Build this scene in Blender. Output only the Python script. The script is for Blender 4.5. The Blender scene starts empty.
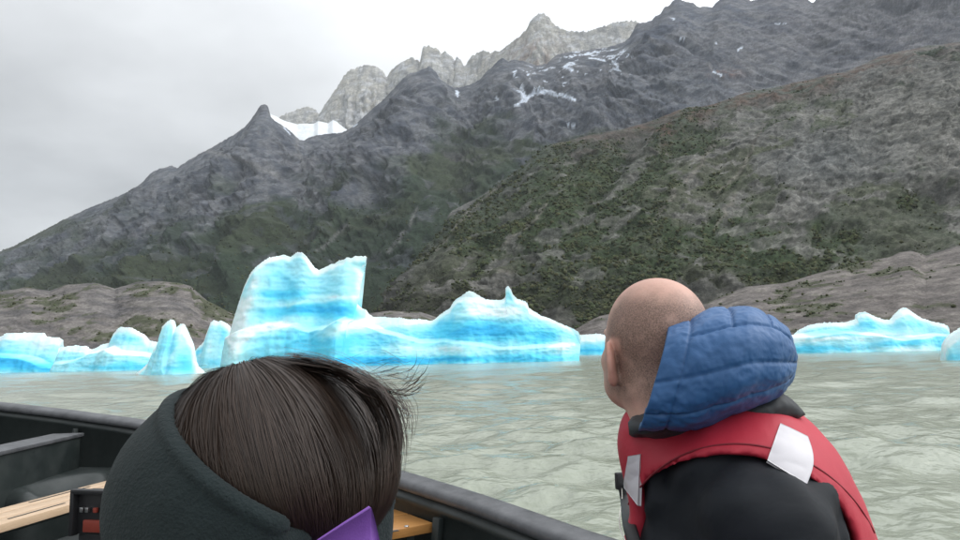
import bpy, bmesh, math, random
import numpy as np
from mathutils import Matrix, Vector

random.seed(7)
scene = bpy.context.scene
RNG = np.random.default_rng(11)

# ------------------------------------------------------------------ camera
CAM = np.array([0.0, 0.0, 1.5])
FPX, PITCH, ROLL = 698.0, math.radians(6.86), math.radians(1.3)      # focal length in pixels of a 960 px wide frame
FWD = np.array([0, math.cos(PITCH), math.sin(PITCH)])
_r0 = np.array([1.0, 0, 0]); _u0 = np.cross(_r0, FWD)
RIGHT = math.cos(ROLL) * _r0 - math.sin(ROLL) * _u0
UP = np.cross(RIGHT, FWD)
cam_d = bpy.data.cameras.new('camera'); cam = bpy.data.objects.new('camera', cam_d)
scene.collection.objects.link(cam)
cam_d.sensor_width = 36.0; cam_d.lens = 36.0 * FPX / 960.0
cam_d.clip_start = 0.05; cam_d.clip_end = 30000.0
cam.matrix_world = Matrix(((RIGHT[0], UP[0], -FWD[0], CAM[0]), (RIGHT[1], UP[1], -FWD[1], CAM[1]),
                           (RIGHT[2], UP[2], -FWD[2], CAM[2]), (0, 0, 0, 1)))
scene.camera = cam
scene.render.resolution_x, scene.render.resolution_y = 1024, 576

# ------------------------------------------------------------------ sky, sun, exposure
SUN_EL, SUN_AZ = math.radians(46), math.radians(84)                  # azimuth measured from +Y towards +X
SUN_DIR = Vector((math.sin(SUN_AZ) * math.cos(SUN_EL), math.cos(SUN_AZ) * math.cos(SUN_EL), math.sin(SUN_EL)))
world = bpy.data.worlds.new('World'); scene.world = world; world.use_nodes = True
wn, wl = world.node_tree.nodes, world.node_tree.links
wn.clear()
def WN(t, **k):
    n = wn.new(t)
    for a, b in k.items(): setattr(n, a, b)
    return n
w_out = WN('ShaderNodeOutputWorld'); w_bg = WN('ShaderNodeBackground'); wl.new(w_bg.outputs[0], w_out.inputs[0])
w_sky = WN('ShaderNodeTexSky', sky_type='NISHITA', sun_disc=False)
w_sky.sun_elevation = SUN_EL; w_sky.sun_rotation = SUN_AZ; w_sky.air_density = 1.5; w_sky.dust_density = 3.0
w_tc = WN('ShaderNodeTexCoord'); w_sep = WN('ShaderNodeSeparateXYZ'); wl.new(w_tc.outputs['Generated'], w_sep.inputs[0])
def WM(op, a, b=None, c=None, clamp=False):
    n = WN('ShaderNodeMath', operation=op, use_clamp=clamp)
    for i, v in enumerate((a, b, c)):
        if v is None: continue
        if isinstance(v, (int, float)): n.inputs[i].default_value = v
        else: wl.new(v, n.inputs[i])
    return n.outputs[0]
zz = WM('ADD', WM('MAXIMUM', w_sep.outputs[2], 0.0), 0.22)           # flat cloud deck seen in perspective
w_cmb = WN('ShaderNodeCombineXYZ')
wl.new(WM('DIVIDE', w_sep.outputs[0], zz), w_cmb.inputs[0]); wl.new(WM('DIVIDE', w_sep.outputs[1], zz), w_cmb.inputs[1])
w_n1 = WN('ShaderNodeTexNoise'); w_n1.inputs['Scale'].default_value = 1.1; w_n1.inputs['Detail'].default_value = 5; w_n1.inputs['Roughness'].default_value = 0.5
w_map = WN('ShaderNodeMapping'); w_map.inputs['Location'].default_value = (3.3, 1.7, 0.4)
wl.new(w_cmb.outputs[0], w_map.inputs[0]); wl.new(w_map.outputs[0], w_n1.inputs['Vector'])
w_dot = WN('ShaderNodeVectorMath', operation='DOT_PRODUCT'); w_dot.inputs[1].default_value = SUN_DIR
wl.new(w_tc.outputs['Generated'], w_dot.inputs[0])
glow = WM('POWER', WM('MULTIPLY_ADD', w_dot.outputs['Value'], 0.5, 0.5), 3.2)  # thin overcast is brighter round the sun
val = WM('ADD', WM('MULTIPLY_ADD', w_n1.outputs['Fac'], 1.25, -0.13), WM('MULTIPLY', glow, 1.95))
w_cr = WN('ShaderNodeCombineColor')
wl.new(WM('MULTIPLY', val, 0.975), w_cr.inputs[0]); wl.new(val, w_cr.inputs[1]); wl.new(WM('MULTIPLY', val, 1.025), w_cr.inputs[2])
w_s = WN('ShaderNodeVectorMath', operation='SCALE'); wl.new(w_sky.outputs[0], w_s.inputs[0]); w_s.inputs['Scale'].default_value = 0.10
w_mix = WN('ShaderNodeMix', data_type='RGBA'); w_mix.inputs['Factor'].default_value = 0.94
wl.new(w_s.outputs[0], w_mix.inputs['A']); wl.new(w_cr.outputs[0], w_mix.inputs['B'])
wl.new(w_mix.outputs['Result'], w_bg.inputs['Color']); w_bg.inputs['Strength'].default_value = 1.0
sun_d = bpy.data.lights.new('sun', 'SUN'); sun_d.energy = 0.8; sun_d.angle = math.radians(40); sun_d.color = (1.0, 0.97, 0.93)
sun = bpy.data.objects.new('sun', sun_d); scene.collection.objects.link(sun)
sun.rotation_euler = SUN_DIR.to_track_quat('Z', 'Y').to_euler()
vs = scene.view_settings
vs.view_transform = 'Standard'; vs.look = 'None'; vs.gamma = 1.0; vs.use_curve_mapping = False
vs.exposure = 0.22

# ------------------------------------------------------------------ helpers
def W(px, py, d):
    """pixel of the photo + distance along +Y -> world point (arrays allowed)"""
    px, py, d = np.broadcast_arrays(np.asarray(px, float), np.asarray(py, float), np.asarray(d, float))
    r = FWD + ((px - 480) / FPX)[..., None] * RIGHT + ((270 - py) / FPX)[..., None] * UP
    return CAM + r * (d / r[..., 1])[..., None]
def G(px, py, z):
    """pixel -> point on the horizontal plane at height z"""
    r = FWD + (px - 480) / FPX * RIGHT + (270 - py) / FPX * UP
    return CAM + r * ((z - CAM[2]) / r[2])
def PROJ(p):
    q = np.asarray(p) - CAM
    w = np.maximum(q @ FWD, 1e-3)
    return 480 + FPX * (q @ RIGHT) / w, 270 - FPX * (q @ UP) / w
def lin(c):
    c = np.asarray(c, float) / 255.0
    return np.where(c <= 0.04045, c / 12.92, ((c + 0.055) / 1.055) ** 2.4)
def sstep(a, b, x):
    t = np.clip((x - a) / (b - a), 0, 1)
    return t * t * (3 - 2 * t)
def unit(v):
    v = np.asarray(v, float); return v / np.linalg.norm(v)

def _hash(ix, iy, iz, s):
    h = (ix.astype(np.uint32) * np.uint32(374761393) + iy.astype(np.uint32) * np.uint32(668265263)
         + iz.astype(np.uint32) * np.uint32(2147483647 - 52671) + np.uint32(s * 974711 + 1013))
    h = (h ^ (h >> np.uint32(13))) * np.uint32(1274126177)
    h = (h ^ (h >> np.uint32(16))) * np.uint32(2246822519)
    return h ^ (h >> np.uint32(15))
_GR = np.array([[1,1,0],[-1,1,0],[1,-1,0],[-1,-1,0],[1,0,1],[-1,0,1],[1,0,-1],[-1,0,-1],
                [0,1,1],[0,-1,1],[0,1,-1],[0,-1,-1],[1,1,0],[-1,1,0],[0,-1,1],[0,-1,-1]], np.float32)
def perlin(p, s=0):
    p = np.asarray(p, np.float64); shp = p.shape[:-1]; p = p.reshape(-1, 3)
    i = np.floor(p).astype(np.int64); f = (p - i).astype(np.float32)
    u = f * f * f * (f * (f * 6 - 15) + 10)
    out = np.zeros(len(p), np.float32)
    for dx in (0, 1):
        wx = u[:, 0] if dx else 1 - u[:, 0]
        for dy in (0, 1):
            wy = u[:, 1] if dy else 1 - u[:, 1]
            for dz in (0, 1):
                wz = u[:, 2] if dz else 1 - u[:, 2]
                g = _GR[_hash(i[:, 0] + dx, i[:, 1] + dy, i[:, 2] + dz, s) & np.uint32(15)]
                out += wx * wy * wz * (g[:, 0] * (f[:, 0] - dx) + g[:, 1] * (f[:, 1] - dy) + g[:, 2] * (f[:, 2] - dz))
    return out.reshape(shp)
def fbm(p, o=4, s=0, gain=0.5, lac=2.03):
    a, t, q = 1.0, 0.0, np.asarray(p, float)
    for k in range(o):
        t = t + a * perlin(q, s + k); q = q * lac + 17.3; a *= gain
    return t
def ridged(p, o=4, s=0, gain=0.5, lac=2.03):
    a, t, q = 1.0, 0.0, np.asarray(p, float)
    for k in range(o):
        t = t + a * (1 - 2.2 * np.abs(perlin(q, s + k))); q = q * lac + 9.1; a *= gain
    return t

COL = scene.collection
def mesh_obj(name, verts, faces, mat=None, parent=None, smooth=True, attrs=None):
    """faces: (n,3) or (n,4) int array, or a list of tuples"""
    me = bpy.data.meshes.new(name)
    v = np.ascontiguousarray(np.asarray(verts, np.float32).reshape(-1, 3))
    if isinstance(faces, np.ndarray):
        k = faces.shape[1]; n = len(faces)
        me.vertices.add(len(v)); me.vertices.foreach_set('co', v.ravel())
        me.loops.add(n * k); me.loops.foreach_set('vertex_index', faces.astype(np.int32).ravel())
        me.polygons.add(n); me.polygons.foreach_set('loop_start', np.arange(0, n * k, k, dtype=np.int32))
        me.update(calc_edges=True)
    else:
        me.from_pydata([tuple(map(float, q)) for q in v], [], [tuple(map(int, f)) for f in faces]); me.update()
    if smooth: me.polygons.foreach_set('use_smooth', np.ones(len(me.polygons), bool))
    for an, av in (attrs or {}).items():
        av = np.asarray(av, np.float32)
        if av.ndim == 2:
            a = me.attributes.new(an, 'FLOAT_COLOR', 'POINT')
            if av.shape[1] == 3: av = np.concatenate([av, np.ones((len(av), 1), np.float32)], 1)
            a.data.foreach_set('color', av.ravel())
        else:
            a = me.attributes.new(an, 'FLOAT', 'POINT'); a.data.foreach_set('value', av.ravel())
    me.validate()
    if mat: me.materials.append(mat)
    o = bpy.data.objects.new(name, me); COL.objects.link(o)
    if parent: o.parent = parent
    return o
def empty(name, loc=(0, 0, 0)):
    o = bpy.data.objects.new(name, None); COL.objects.link(o); o.location = tuple(map(float, loc)); o.empty_display_size = 0.2
    return o
def adopt(child, parent):
    """parent a mesh built in world coordinates under a thing without moving it"""
    child.parent = parent
    child.matrix_parent_inverse = Matrix.Translation(parent.location).inverted() if parent.type == 'EMPTY' else Matrix()
    return child
def tag(o, label=None, cat=None, group=None, kind=None):
    for k, v in (('label', label), ('category', cat), ('group', group), ('kind', kind)):
        if v: o[k] = v
    return o
def grid_faces(nu, nv, wrap=False):
    i = np.arange(nu if wrap else nu - 1)[:, None]; j = np.arange(nv - 1)[None, :]
    i2 = (i + 1) % nu
    return np.stack([np.broadcast_to(x, (len(i), nv - 1)) for x in (i * nv + j, i2 * nv + j, i2 * nv + j + 1, i * nv + j + 1)], -1).reshape(-1, 4)

def sdf_mesh(fn, lo, hi, h):
    """naive surface nets of a signed distance function"""
    lo, hi = np.asarray(lo, float), np.asarray(hi, float)
    n = np.ceil((hi - lo) / h).astype(int) + 1
    ax = [lo[k] + h * np.arange(n[k]) for k in range(3)]
    P = np.stack(np.meshgrid(*ax, indexing='ij'), -1)
    D = np.concatenate([fn(P[i:i + 8].reshape(-1, 3)).reshape(-1, n[1], n[2]) for i in range(0, n[0], 8)], 0)
    D[0] = D[-1] = 1e-3; D[:, 0] = D[:, -1] = 1e-3; D[:, :, 0] = D[:, :, -1] = 1e-3
    S = D < 0
    cn = [(a, b, c) for a in (0, 1) for b in (0, 1) for c in (0, 1)]
    sl = lambda A, o: A[o[0]:n[0] - 1 + o[0], o[1]:n[1] - 1 + o[1], o[2]:n[2] - 1 + o[2]]
    cnt = sum(sl(S, o).astype(np.int8) for o in cn)
    mask = (cnt > 0) & (cnt < 8)
    ci = np.argwhere(mask); idx = np.full(mask.shape, -1, np.int64); idx[mask] = np.arange(len(ci))
    acc = np.zeros((len(ci), 3)); m = np.zeros(len(ci))
    for a in cn:
        for k in range(3):
            if a[k]: continue
            b = list(a); b[k] = 1
            da = D[ci[:, 0] + a[0], ci[:, 1] + a[1], ci[:, 2] + a[2]]; db = D[ci[:, 0] + b[0], ci[:, 1] + b[1], ci[:, 2] + b[2]]
            x = (da < 0) != (db < 0); t = np.where(x, da / np.where(x, da - db, 1), 0)
            q = np.tile(np.array(a, float), (len(ci), 1)); q[:, k] += t
            acc += np.where(x[:, None], q, 0); m += x
    V = lo + h * (ci + acc / m[:, None])
    F = []
    for k in range(3):
        u, v = [(1, 2), (2, 0), (0, 1)][k]
        sa = [slice(None)] * 3; sb = [slice(None)] * 3
        sa[k] = slice(0, -1); sb[k] = slice(1, None)
        e = np.argwhere(S[tuple(sa)] != S[tuple(sb)])
        e = e[(e[:, u] > 0) & (e[:, v] > 0) & (e[:, u] < n[u] - 1) & (e[:, v] < n[v] - 1)]
        inn = S[e[:, 0], e[:, 1], e[:, 2]]
        def cell(du, dv):
            c = e.copy(); c[:, u] += du; c[:, v] += dv; return idx[c[:, 0], c[:, 1], c[:, 2]]
        q = np.stack([cell(-1, -1), cell(0, -1), cell(0, 0), cell(-1, 0)], 1)
        q[~inn] = q[~inn][:, ::-1]; F.append(q)
    return V, np.concatenate(F)
def vsmooth(V, F, it=2, lam=0.5):
    for _ in range(it):
        s = np.zeros_like(V); c = np.zeros(len(V))
        k = F.shape[1]
        for a in range(k):
            i, j = F[:, a], F[:, (a + 1) % k]
            np.add.at(s, i, V[j]); np.add.at(c, i, 1); np.add.at(s, j, V[i]); np.add.at(c, j, 1)
        V = V + lam * (s / np.maximum(c, 1)[:, None] - V)
    return V
# sdf primitives (P is (n,3))
def s_ell(P, c, r, R=None):
    q = P - np.asarray(c)
    if R is not None: q = q @ np.asarray(R).T
    r = np.asarray(r, float)
    k0 = np.linalg.norm(q / r, axis=-1); k1 = np.linalg.norm(q / (r * r), axis=-1)
    return k0 * (k0 - 1) / np.maximum(k1, 1e-9)
def s_cap(P, a, b, ra, rb=None):
    a, b = np.asarray(a, float), np.asarray(b, float); rb = ra if rb is None else rb
    ab = b - a; t = np.clip(((P - a) @ ab) / (ab @ ab), 0, 1)
    return np.linalg.norm(P - a - t[:, None] * ab, axis=1) - (ra + (rb - ra) * t)
def smin(a, b, k):
    h = np.clip(0.5 + 0.5 * (b - a) / k, 0, 1)
    return b * (1 - h) + a * h - k * h * (1 - h)
def smax(a, b, k): return -smin(-a, -b, k)
def normals(V, F):
    n = np.zeros_like(V)
    fn = np.cross(V[F[:, 2]] - V[F[:, 0]], V[F[:, 3 if F.shape[1] > 3 else 1]] - V[F[:, 1]])
    for k in range(F.shape[1]): np.add.at(n, F[:, k], fn)
    return n / np.maximum(np.linalg.norm(n, axis=1, keepdims=True), 1e-12)

# ------------------------------------------------------------------ materials
class MatB:
    def __init__(s, name):
        s.m = bpy.data.materials.new(name); s.m.use_nodes = True
        s.nt = s.m.node_tree; s.n, s.l = s.nt.nodes, s.nt.links
        s.p = s.n['Principled BSDF']; s.tc = s.n.new('ShaderNodeTexCoord')
    def setp(s, **k):
        for a, v in k.items():
            i = s.p.inputs[a.replace('_', ' ')]
            if isinstance(v, (int, float, tuple, list)): i.default_value = v
            else: s.l.new(v, i)
        return s
    def attr(s, name, out='Color'):
        a = s.n.new('ShaderNodeAttribute'); a.attribute_name = name; return a.outputs[out]
    def coord(s, scale=(1, 1, 1), out='Object'):
        mp = s.n.new('ShaderNodeMapping'); mp.inputs['Scale'].default_value = scale
        s.l.new(s.tc.outputs[out], mp.inputs[0]); return mp.outputs[0]
    def noise(s, scale, detail=4, rough=0.55, vec=None, dist=0.0, out='Fac'):
        n = s.n.new('ShaderNodeTexNoise'); n.inputs['Scale'].default_value = scale; n.inputs['Detail'].default_value = detail
        n.inputs['Roughness'].default_value = rough; n.inputs['Distortion'].default_value = dist
        s.l.new(vec if vec is not None else s.tc.outputs['Object'], n.inputs['Vector']); return n.outputs[out]
    def voro(s, scale, vec=None, feature='F1', out='Distance'):
        n = s.n.new('ShaderNodeTexVoronoi'); n.feature = feature; n.inputs['Scale'].default_value = scale
        s.l.new(vec if vec is not None else s.tc.outputs['Object'], n.inputs['Vector']); return n.outputs[out]
    def rng(s, v, a, b, c, d):
        n = s.n.new('ShaderNodeMapRange')
        for i, x in zip(('From Min', 'From Max', 'To Min', 'To Max'), (a, b, c, d)): n.inputs[i].default_value = x
        s.l.new(v, n.inputs['Value']); return n.outputs[0]
    def math(s, op, a, b):
        n = s.n.new('ShaderNodeMath'); n.operation = op
        for i, v in enumerate((a, b)):
            if isinstance(v, (int, float)): n.inputs[i].default_value = v
            else: s.l.new(v, n.inputs[i])
        return n.outputs[0]
    def mix(s, f, a, b, blend='MIX'):
        n = s.n.new('ShaderNodeMix'); n.data_type = 'RGBA'; n.blend_type = blend
        for i, v in (('Factor', f), ('A', a), ('B', b)):
            if isinstance(v, (int, float)): n.inputs[i].default_value = v
            elif isinstance(v, (tuple, list, np.ndarray)): n.inputs[i].default_value = (*map(float, v[:3]), 1)
            else: s.l.new(v, n.inputs[i])
        return n.outputs['Result']
    def scale(s, c, f):
        n = s.n.new('ShaderNodeVectorMath'); n.operation = 'SCALE'
        s.l.new(c, n.inputs[0]); s.l.new(f, n.inputs['Scale']); return n.outputs[0]
    def bump(s, h, strength=0.5, dist=0.01, prev=None):
        b = s.n.new('ShaderNodeBump'); b.inputs['Strength'].default_value = strength; b.inputs['Distance'].default_value = dist
        s.l.new(h, b.inputs['Height'])
        if prev is not None: s.l.new(prev, b.inputs['Normal'])
        s.l.new(b.outputs[0], s.p.inputs['Normal']); return b.outputs[0]
def simple(name, col, rough=0.6, var=0.15, nscale=8.0, bump=0.0, bscale=60.0, bdist=0.002, spec=0.5, **k):
    b = MatB(name)
    c = np.asarray(col, float)
    b.setp(Base_Color=b.mix(b.noise(nscale, 5), tuple(c * (1 - var)), tuple(np.minimum(c * (1 + var), 0.95))), Roughness=rough)
    b.p.inputs['Specular IOR Level'].default_value = spec
    if bump: b.bump(b.noise(bscale, 4), bump, bdist)
    b.setp(**k)
    return b.m
# ================================================================== TERRAIN
def pick(tab, x, k):
    t = np.asarray(tab, float); return np.interp(x, t[:, 0], t[:, k])
def loft(crest, base, lo, hi, nU, nV, e, disp, back=8, vp=0.9, jag=0.0):
    """mountain flank between a crest line and a foot line, with a falling back side"""
    px = np.interp(np.linspace(0, 1, nU), [0, .07, .93, 1], [lo, max(lo + 1, -30), min(hi - 1, 990), hi])   # most columns where the flank is in view
    cy = pick(crest, px, 1)
    gx = np.arange(lo - 80, hi + 81.0); kg = np.exp(-(np.arange(-60, 61) / 17.0) ** 2); kg /= kg.sum()
    gy = np.convolve(np.pad(pick(crest, gx, 1), 60, mode='edge'), kg, 'valid')
    cd = pick(crest, px, 2); Pd = W(px, cy, cd); Pc = W(px, np.interp(px, gx, gy), cd) if jag else Pd
    Pb = W(px, 354.0, pick(base, px, 1)); Pb[:, 2] = -6.0
    v = np.linspace(0, 1, nV) ** vp
    P = Pc[:, None] + (Pb - Pc)[:, None] * v[None, :, None]
    P[..., 2] = -6 + (Pc[:, None, 2] + 6) * (1 - v[None, :]) ** e + (Pd - Pc)[:, None, 2] * np.exp(-v / .05)[None, :]   # teeth and notches die out down the slope
    du = np.gradient(P, axis=0); dv = np.gradient(P, axis=1)
    N = np.cross(dv, du); N /= np.maximum(np.linalg.norm(N, axis=-1, keepdims=True), 1e-9)
    N[N[..., 1] > 0] *= -1
    N[..., 2] *= 0.35
    sx, sy = PROJ(P.reshape(-1, 3)); sx = sx.reshape(P.shape[:2]); sy = sy.reshape(P.shape[:2])
    P = P + N * disp(P, np.broadcast_to(v, P.shape[:2]), sx, sy)[..., None]
    if jag:                                                          # broken rock teeth along the crest only
        jg = .9 * np.abs(perlin(np.stack([px / 5.5, 0 * px, 0 * px + 2], -1), 17)) + .8 * perlin(np.stack([px / 2.3, 0 * px, 0 * px], -1), 18) - .3
        P[..., 2] -= jag * (jg * pick(crest, px, 2) / FPX)[:, None] * np.exp(-v / .012)[None, :]
    b = np.linspace(1, 0, back, endpoint=False)[None, :, None]      # back side
    top = P[:, :1]
    B = top + b * np.stack([0 * px, 0 * px + 0.25 * pick(crest, px, 2), -0.6 * np.maximum(Pc[:, 2], 0)], -1)[:, None]
    A = np.concatenate([B, P], 1)
    V = A.reshape(-1, 3); F = grid_faces(nU, nV + back)[:, ::-1]
    return V, F, (nU, nV + back)
def near_line(sx, sy, pts):
    """pixel distance to a polyline"""
    d = np.full(sx.shape, 1e9)
    for (x0, y0), (x1, y1) in zip(pts[:-1], pts[1:]):
        dx, dy = x1 - x0, y1 - y0
        t = np.clip(((sx - x0) * dx + (sy - y0) * dy) / (dx * dx + dy * dy), 0, 1)
        d = np.minimum(d, np.hypot(sx - x0 - t * dx, sy - y0 - t * dy))
    return d
def blob(sx, sy, x, y, rx, ry, ang=0.0):
    c, s = math.cos(ang), math.sin(ang)
    a = ((sx - x) * c + (sy - y) * s) / rx; b = (-(sx - x) * s + (sy - y) * c) / ry
    return np.exp(-(a * a + b * b))
def mixc(c, m, col): return c + (np.asarray(col) - c) * np.clip(m, 0, 1)[..., None]
ALB = 1.0 / 0.88                                                     # lit brightness in the photo -> surface colour
def alb(*c): return lin(c) * ALB

def terrain_mat(name, fine, bumpd, var=0.5):
    b = MatB(name)
    n1 = b.noise(fine, 9, 0.76); n2 = b.noise(fine * 6, 6, 0.75); 
    vw = b.coord((fine * 1.4, fine * 0.7, fine * 3.2)); n3 = b.noise(1.0, 8, 0.75, vec=vw, dist=0.3)
    f = b.math('ADD', b.math('ADD', b.rng(n1, .3, .7, -var * .5, var * .5), b.rng(n2, .3, .7, -var * .45, var * .45)), b.rng(n3, .3, .7, 1 - var * .45, 1 + var * .45))
    for k_, a_ in ((2.2, .14), (7.0, .18)):                          # broken blocks and ledges
        vc = b.voro(fine * k_, vec=b.coord((1, 1, 1.7)), out='Color'); sp_ = b.n.new('ShaderNodeSeparateColor'); b.l.new(vc, sp_.inputs[0])
        f = b.math('MULTIPLY', f, b.rng(sp_.outputs[0], 0, 1, 1 - a_, 1 + a_))
    b.setp(Base_Color=b.scale(b.attr('Col'), f), Roughness=0.95)
    b.p.inputs['Specular IOR Level'].default_value = 0.15
    n = b.bump(n1, 0.9, bumpd * 3)
    b.bump(n2, 0.9, bumpd, n)
    return b.m

# ---- far granite towers
A_crest = [(-100, 330, 5600), (150, 200, 5600), (262, 135, 5600), (282, 116, 5600), (293, 112, 5600), (307, 107, 5600), (315, 110, 5600), (319, 115, 5550), (327, 103, 5500), (334, 93, 5500), (338, 87, 5500),
    (344, 77, 5500), (348, 72, 5500), (354, 69, 5500), (360, 67, 5500), (368, 66, 5500), (375, 67, 5500), (382, 71, 5500), (387, 79, 5550), (392, 70, 5500), (397, 66, 5450), (403, 62, 5400),
    (408, 60, 5400), (412, 58, 5400), (417, 60, 5400), (420, 63, 5400), (422, 53, 5350), (424, 46.5, 5350), (427, 46, 5350), (433, 48.5, 5350), (438, 50, 5350), (441, 55, 5350), (444, 52.5, 5350), (447, 53, 5350),
    (451, 57, 5350), (455, 62, 5350), (457, 57, 5300), (460, 60, 5300), (463, 66, 5300), (466, 66, 5300), (469, 60, 5300), (472, 57, 5250), (478, 54, 5250), (483, 51, 5200), (490, 54, 5150), (496, 51, 5100),
    (500, 52, 5050), (505, 48, 5000), (513, 42, 4950), (520, 37, 4900), (527, 29, 4850), (531, 22, 4800), (535, 17, 4800), (538, 14.5, 4800), (543, 13.5, 4800), (547, 16, 4800), (550, 20, 4800),
    (553, 25, 4800), (560, 29, 4800), (567, 32, 4800), (577, 32, 4800), (587, 32, 4800), (600, 28, 4800), (610, 25, 4800), (618, 22.5, 4800), (628, 21.5, 4800), (636, 22, 4800), (650, 34, 4800), (720, 60, 4900), (1000, 80, 5000)]
def dispA(P, v, sx, sy):
    w = sstep(0, 0.2, v)
    q = P * np.array([1 / 130, 1 / 260, 1 / 520])
    return 55 * w * ridged(q, 4, 3) + (3 + 30 * w) * ridged(P * np.array([1 / 60, 1 / 60, 1 / 110]), 5, 8, .6) - 60 * w
V, F, sh = loft(A_crest, [(-100, 3800), (1000, 3800)], 230, 700, 620, 105, 1.15, dispA, vp=1.25, jag=3.0)
sx, sy = PROJ(V); n1 = fbm(V / 240, 4, 21); n2 = fbm(V * np.array([1 / 60, 1 / 60, 1 / 400]), 4, 22)
c = np.tile(alb(168, 168, 165), (len(V), 1))
c = mixc(c, 0.5 + 0.9 * n1, alb(173, 170, 162)); c = mixc(c, sstep(0.0, 0.35, n2) * 0.75, alb(138, 139, 140))
c = mixc(c, blob(sx, sy, 535, 55, 26, 22) * 0.6 * sstep(-.3, .4, n2), alb(160, 138, 122))
snow = sstep(0.16, 0.3, fbm(V * np.array([1 / 130, 1 / 130, 1 / 40]), 4, 31) + 0.22 * blob(sx, sy, 447, 74, 10, 8) + 0.22 * blob(sx, sy, 462, 78, 16, 9) + .16 * blob(sx, sy, 360, 104, 14, 18) - 0.06)
c = mixc(c, snow * 0.6, alb(190, 192, 196))
tag(mesh_obj('granite_peaks', V, F, terrain_mat('pale_granite', 0.012, 6.0, 0.4), smooth=False, attrs={'Col': c}), kind='structure')

# ---- hanging glacier in the col between the needle and the granite
gl_top = [(255, 128, 4900), (268, 113, 4900), (273, 115.5, 4900), (280, 119, 4900), (288, 122, 4900), (297, 124.5, 4900), (306, 123.5, 4900), (314, 123.5, 4900), (318, 121, 4900), (323, 122.5, 4900), (328, 124, 4900), (333, 121, 4900), (337, 122, 4900), (341, 125.5, 4900), (347, 130, 4900), (362, 138, 4900)]
px = np.linspace(255, 362, 130); Pt = W(px, pick(gl_top, px, 1), 4900.0); Pb = W(px, pick(gl_top, px, 1) + 34, 4300.0)
v = np.linspace(0, 1, 40)[None, :, None]; P = Pt[:, None] * (1 - v) + Pb[:, None] * v
P[..., 2] += 9 * fbm(P / 90, 4, 5) + 3 * ridged(P * np.array([1 / 60, 1 / 35, 1 / 60]), 3, 6) * v[..., 0]
back = P[:, :1] + np.array([0, 300.0, -250.0]); P = np.concatenate([back, P], 1); V = P.reshape(-1, 3)
b = MatB('glacier_snow'); b.setp(Base_Color=b.mix(b.noise(0.02, 6, 0.7), (0.62, 0.68, 0.72), (0.88, 0.9, 0.92)), Roughness=0.6); b.bump(b.noise(0.05, 5), 0.6, 8)
tag(mesh_obj('glacier', V, grid_faces(130, 41)[:, ::-1], b.m), kind='structure')

# ---- dark main massif
B_crest = [(-330, 372, 2600), (-200, 343, 2900), (-90, 296, 3200), (0, 252, 3400), (15, 246, 3400), (30, 238, 3450), (60, 222, 3500), (90, 208, 3550), (120, 196, 3600), (135, 189, 3600), (145, 181, 3600), (150, 174, 3600), (158, 169.5, 3600),
    (168, 167, 3600), (172, 166, 3650), (177, 168.5, 3650), (190, 160, 3650), (200, 154, 3650), (212, 148, 3700), (225, 140, 3750), (236, 134, 3750), (244, 128, 3750), (250, 122, 3780), (254, 116, 3780), (258, 109.5, 3780), (261, 105.5, 3780), (264, 104.5, 3780), (267, 106, 3780),
    (269, 112, 3780), (272, 119, 3780), (276, 122, 3800), (284, 127, 3850), (292, 133, 3900), (299, 140, 3950), (304, 141, 3950), (309, 138, 3950), (318, 135.5, 3950), (330, 134, 3950), (342, 133, 3900), (352, 128, 3850),
    (362, 119, 3850), (372, 110, 3850), (380, 103, 3850), (387, 97, 3850), (395, 88, 3850), (403, 79, 3850), (410, 73.5, 3850), (418, 72, 3850), (424, 69, 3850), (430, 66.5, 3850), (435, 72, 3870), (440, 79.5, 3900), (446, 84, 3900), (453, 88, 3950),
    (462, 87.5, 3950), (473, 84, 3950), (480, 80, 3950), (486, 73, 3900), (493, 66.5, 3900), (498, 61, 3900), (503, 58, 3900), (508, 62, 3900), (515, 60, 3900), (527, 62.5, 3950), (536, 66, 3950), (547, 64, 3950), (556, 56, 4000), (566, 53, 4000),
    (580, 51.5, 4000), (600, 49, 4000), (614, 46, 4000), (625, 42, 4000), (631, 36, 4000), (635, 28, 4000), (638, 23.5, 4000), (645, 23, 4000), (652, 20.5, 4000), (656, 16, 4000), (660, 15, 4000), (664, 8.5, 4000), (670, 5.5, 4000), (675, 0, 4000),
    (679, -1, 4000), (685, 2.5, 4000), (693, 3, 4000), (698, 8, 4000), (705, 7, 4000), (712, 8, 4000), (717, 2, 4000), (724, -2, 4000), (731, -6, 4000), (740, -5, 4000), (750, 1.5, 4000), (757, 0, 4000), (764, -6, 4000), (775, -12, 4000),
    (800, -8, 4000), (809, 2, 4000), (813, 3, 4000), (818, -6, 4000), (840, -22, 4000), (880, -40, 4000), (960, -76, 4000), (1100, -110, 4000), (1300, -160, 4000)]
ribs = [([(430, 66), (412, 120), (372, 180), (330, 250), (300, 320)], 22, 150), ([(263, 105), (262, 150), (230, 200), (190, 250), (150, 300)], 20, 130), ([(503, 58), (515, 105), (530, 150)], 16, 130),
        ([(150, 174), (130, 220), (90, 270)], 16, 90), ([(350, 130), (320, 170), (270, 215), (240, 290)], 15, 90), ([(678, 0), (655, 45), (625, 95), (600, 130)], 20, 130), ([(730, 0), (720, 50), (700, 100)], 16, 90), ([(565, 55), (575, 100), (590, 130)], 14, 80)]
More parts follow.
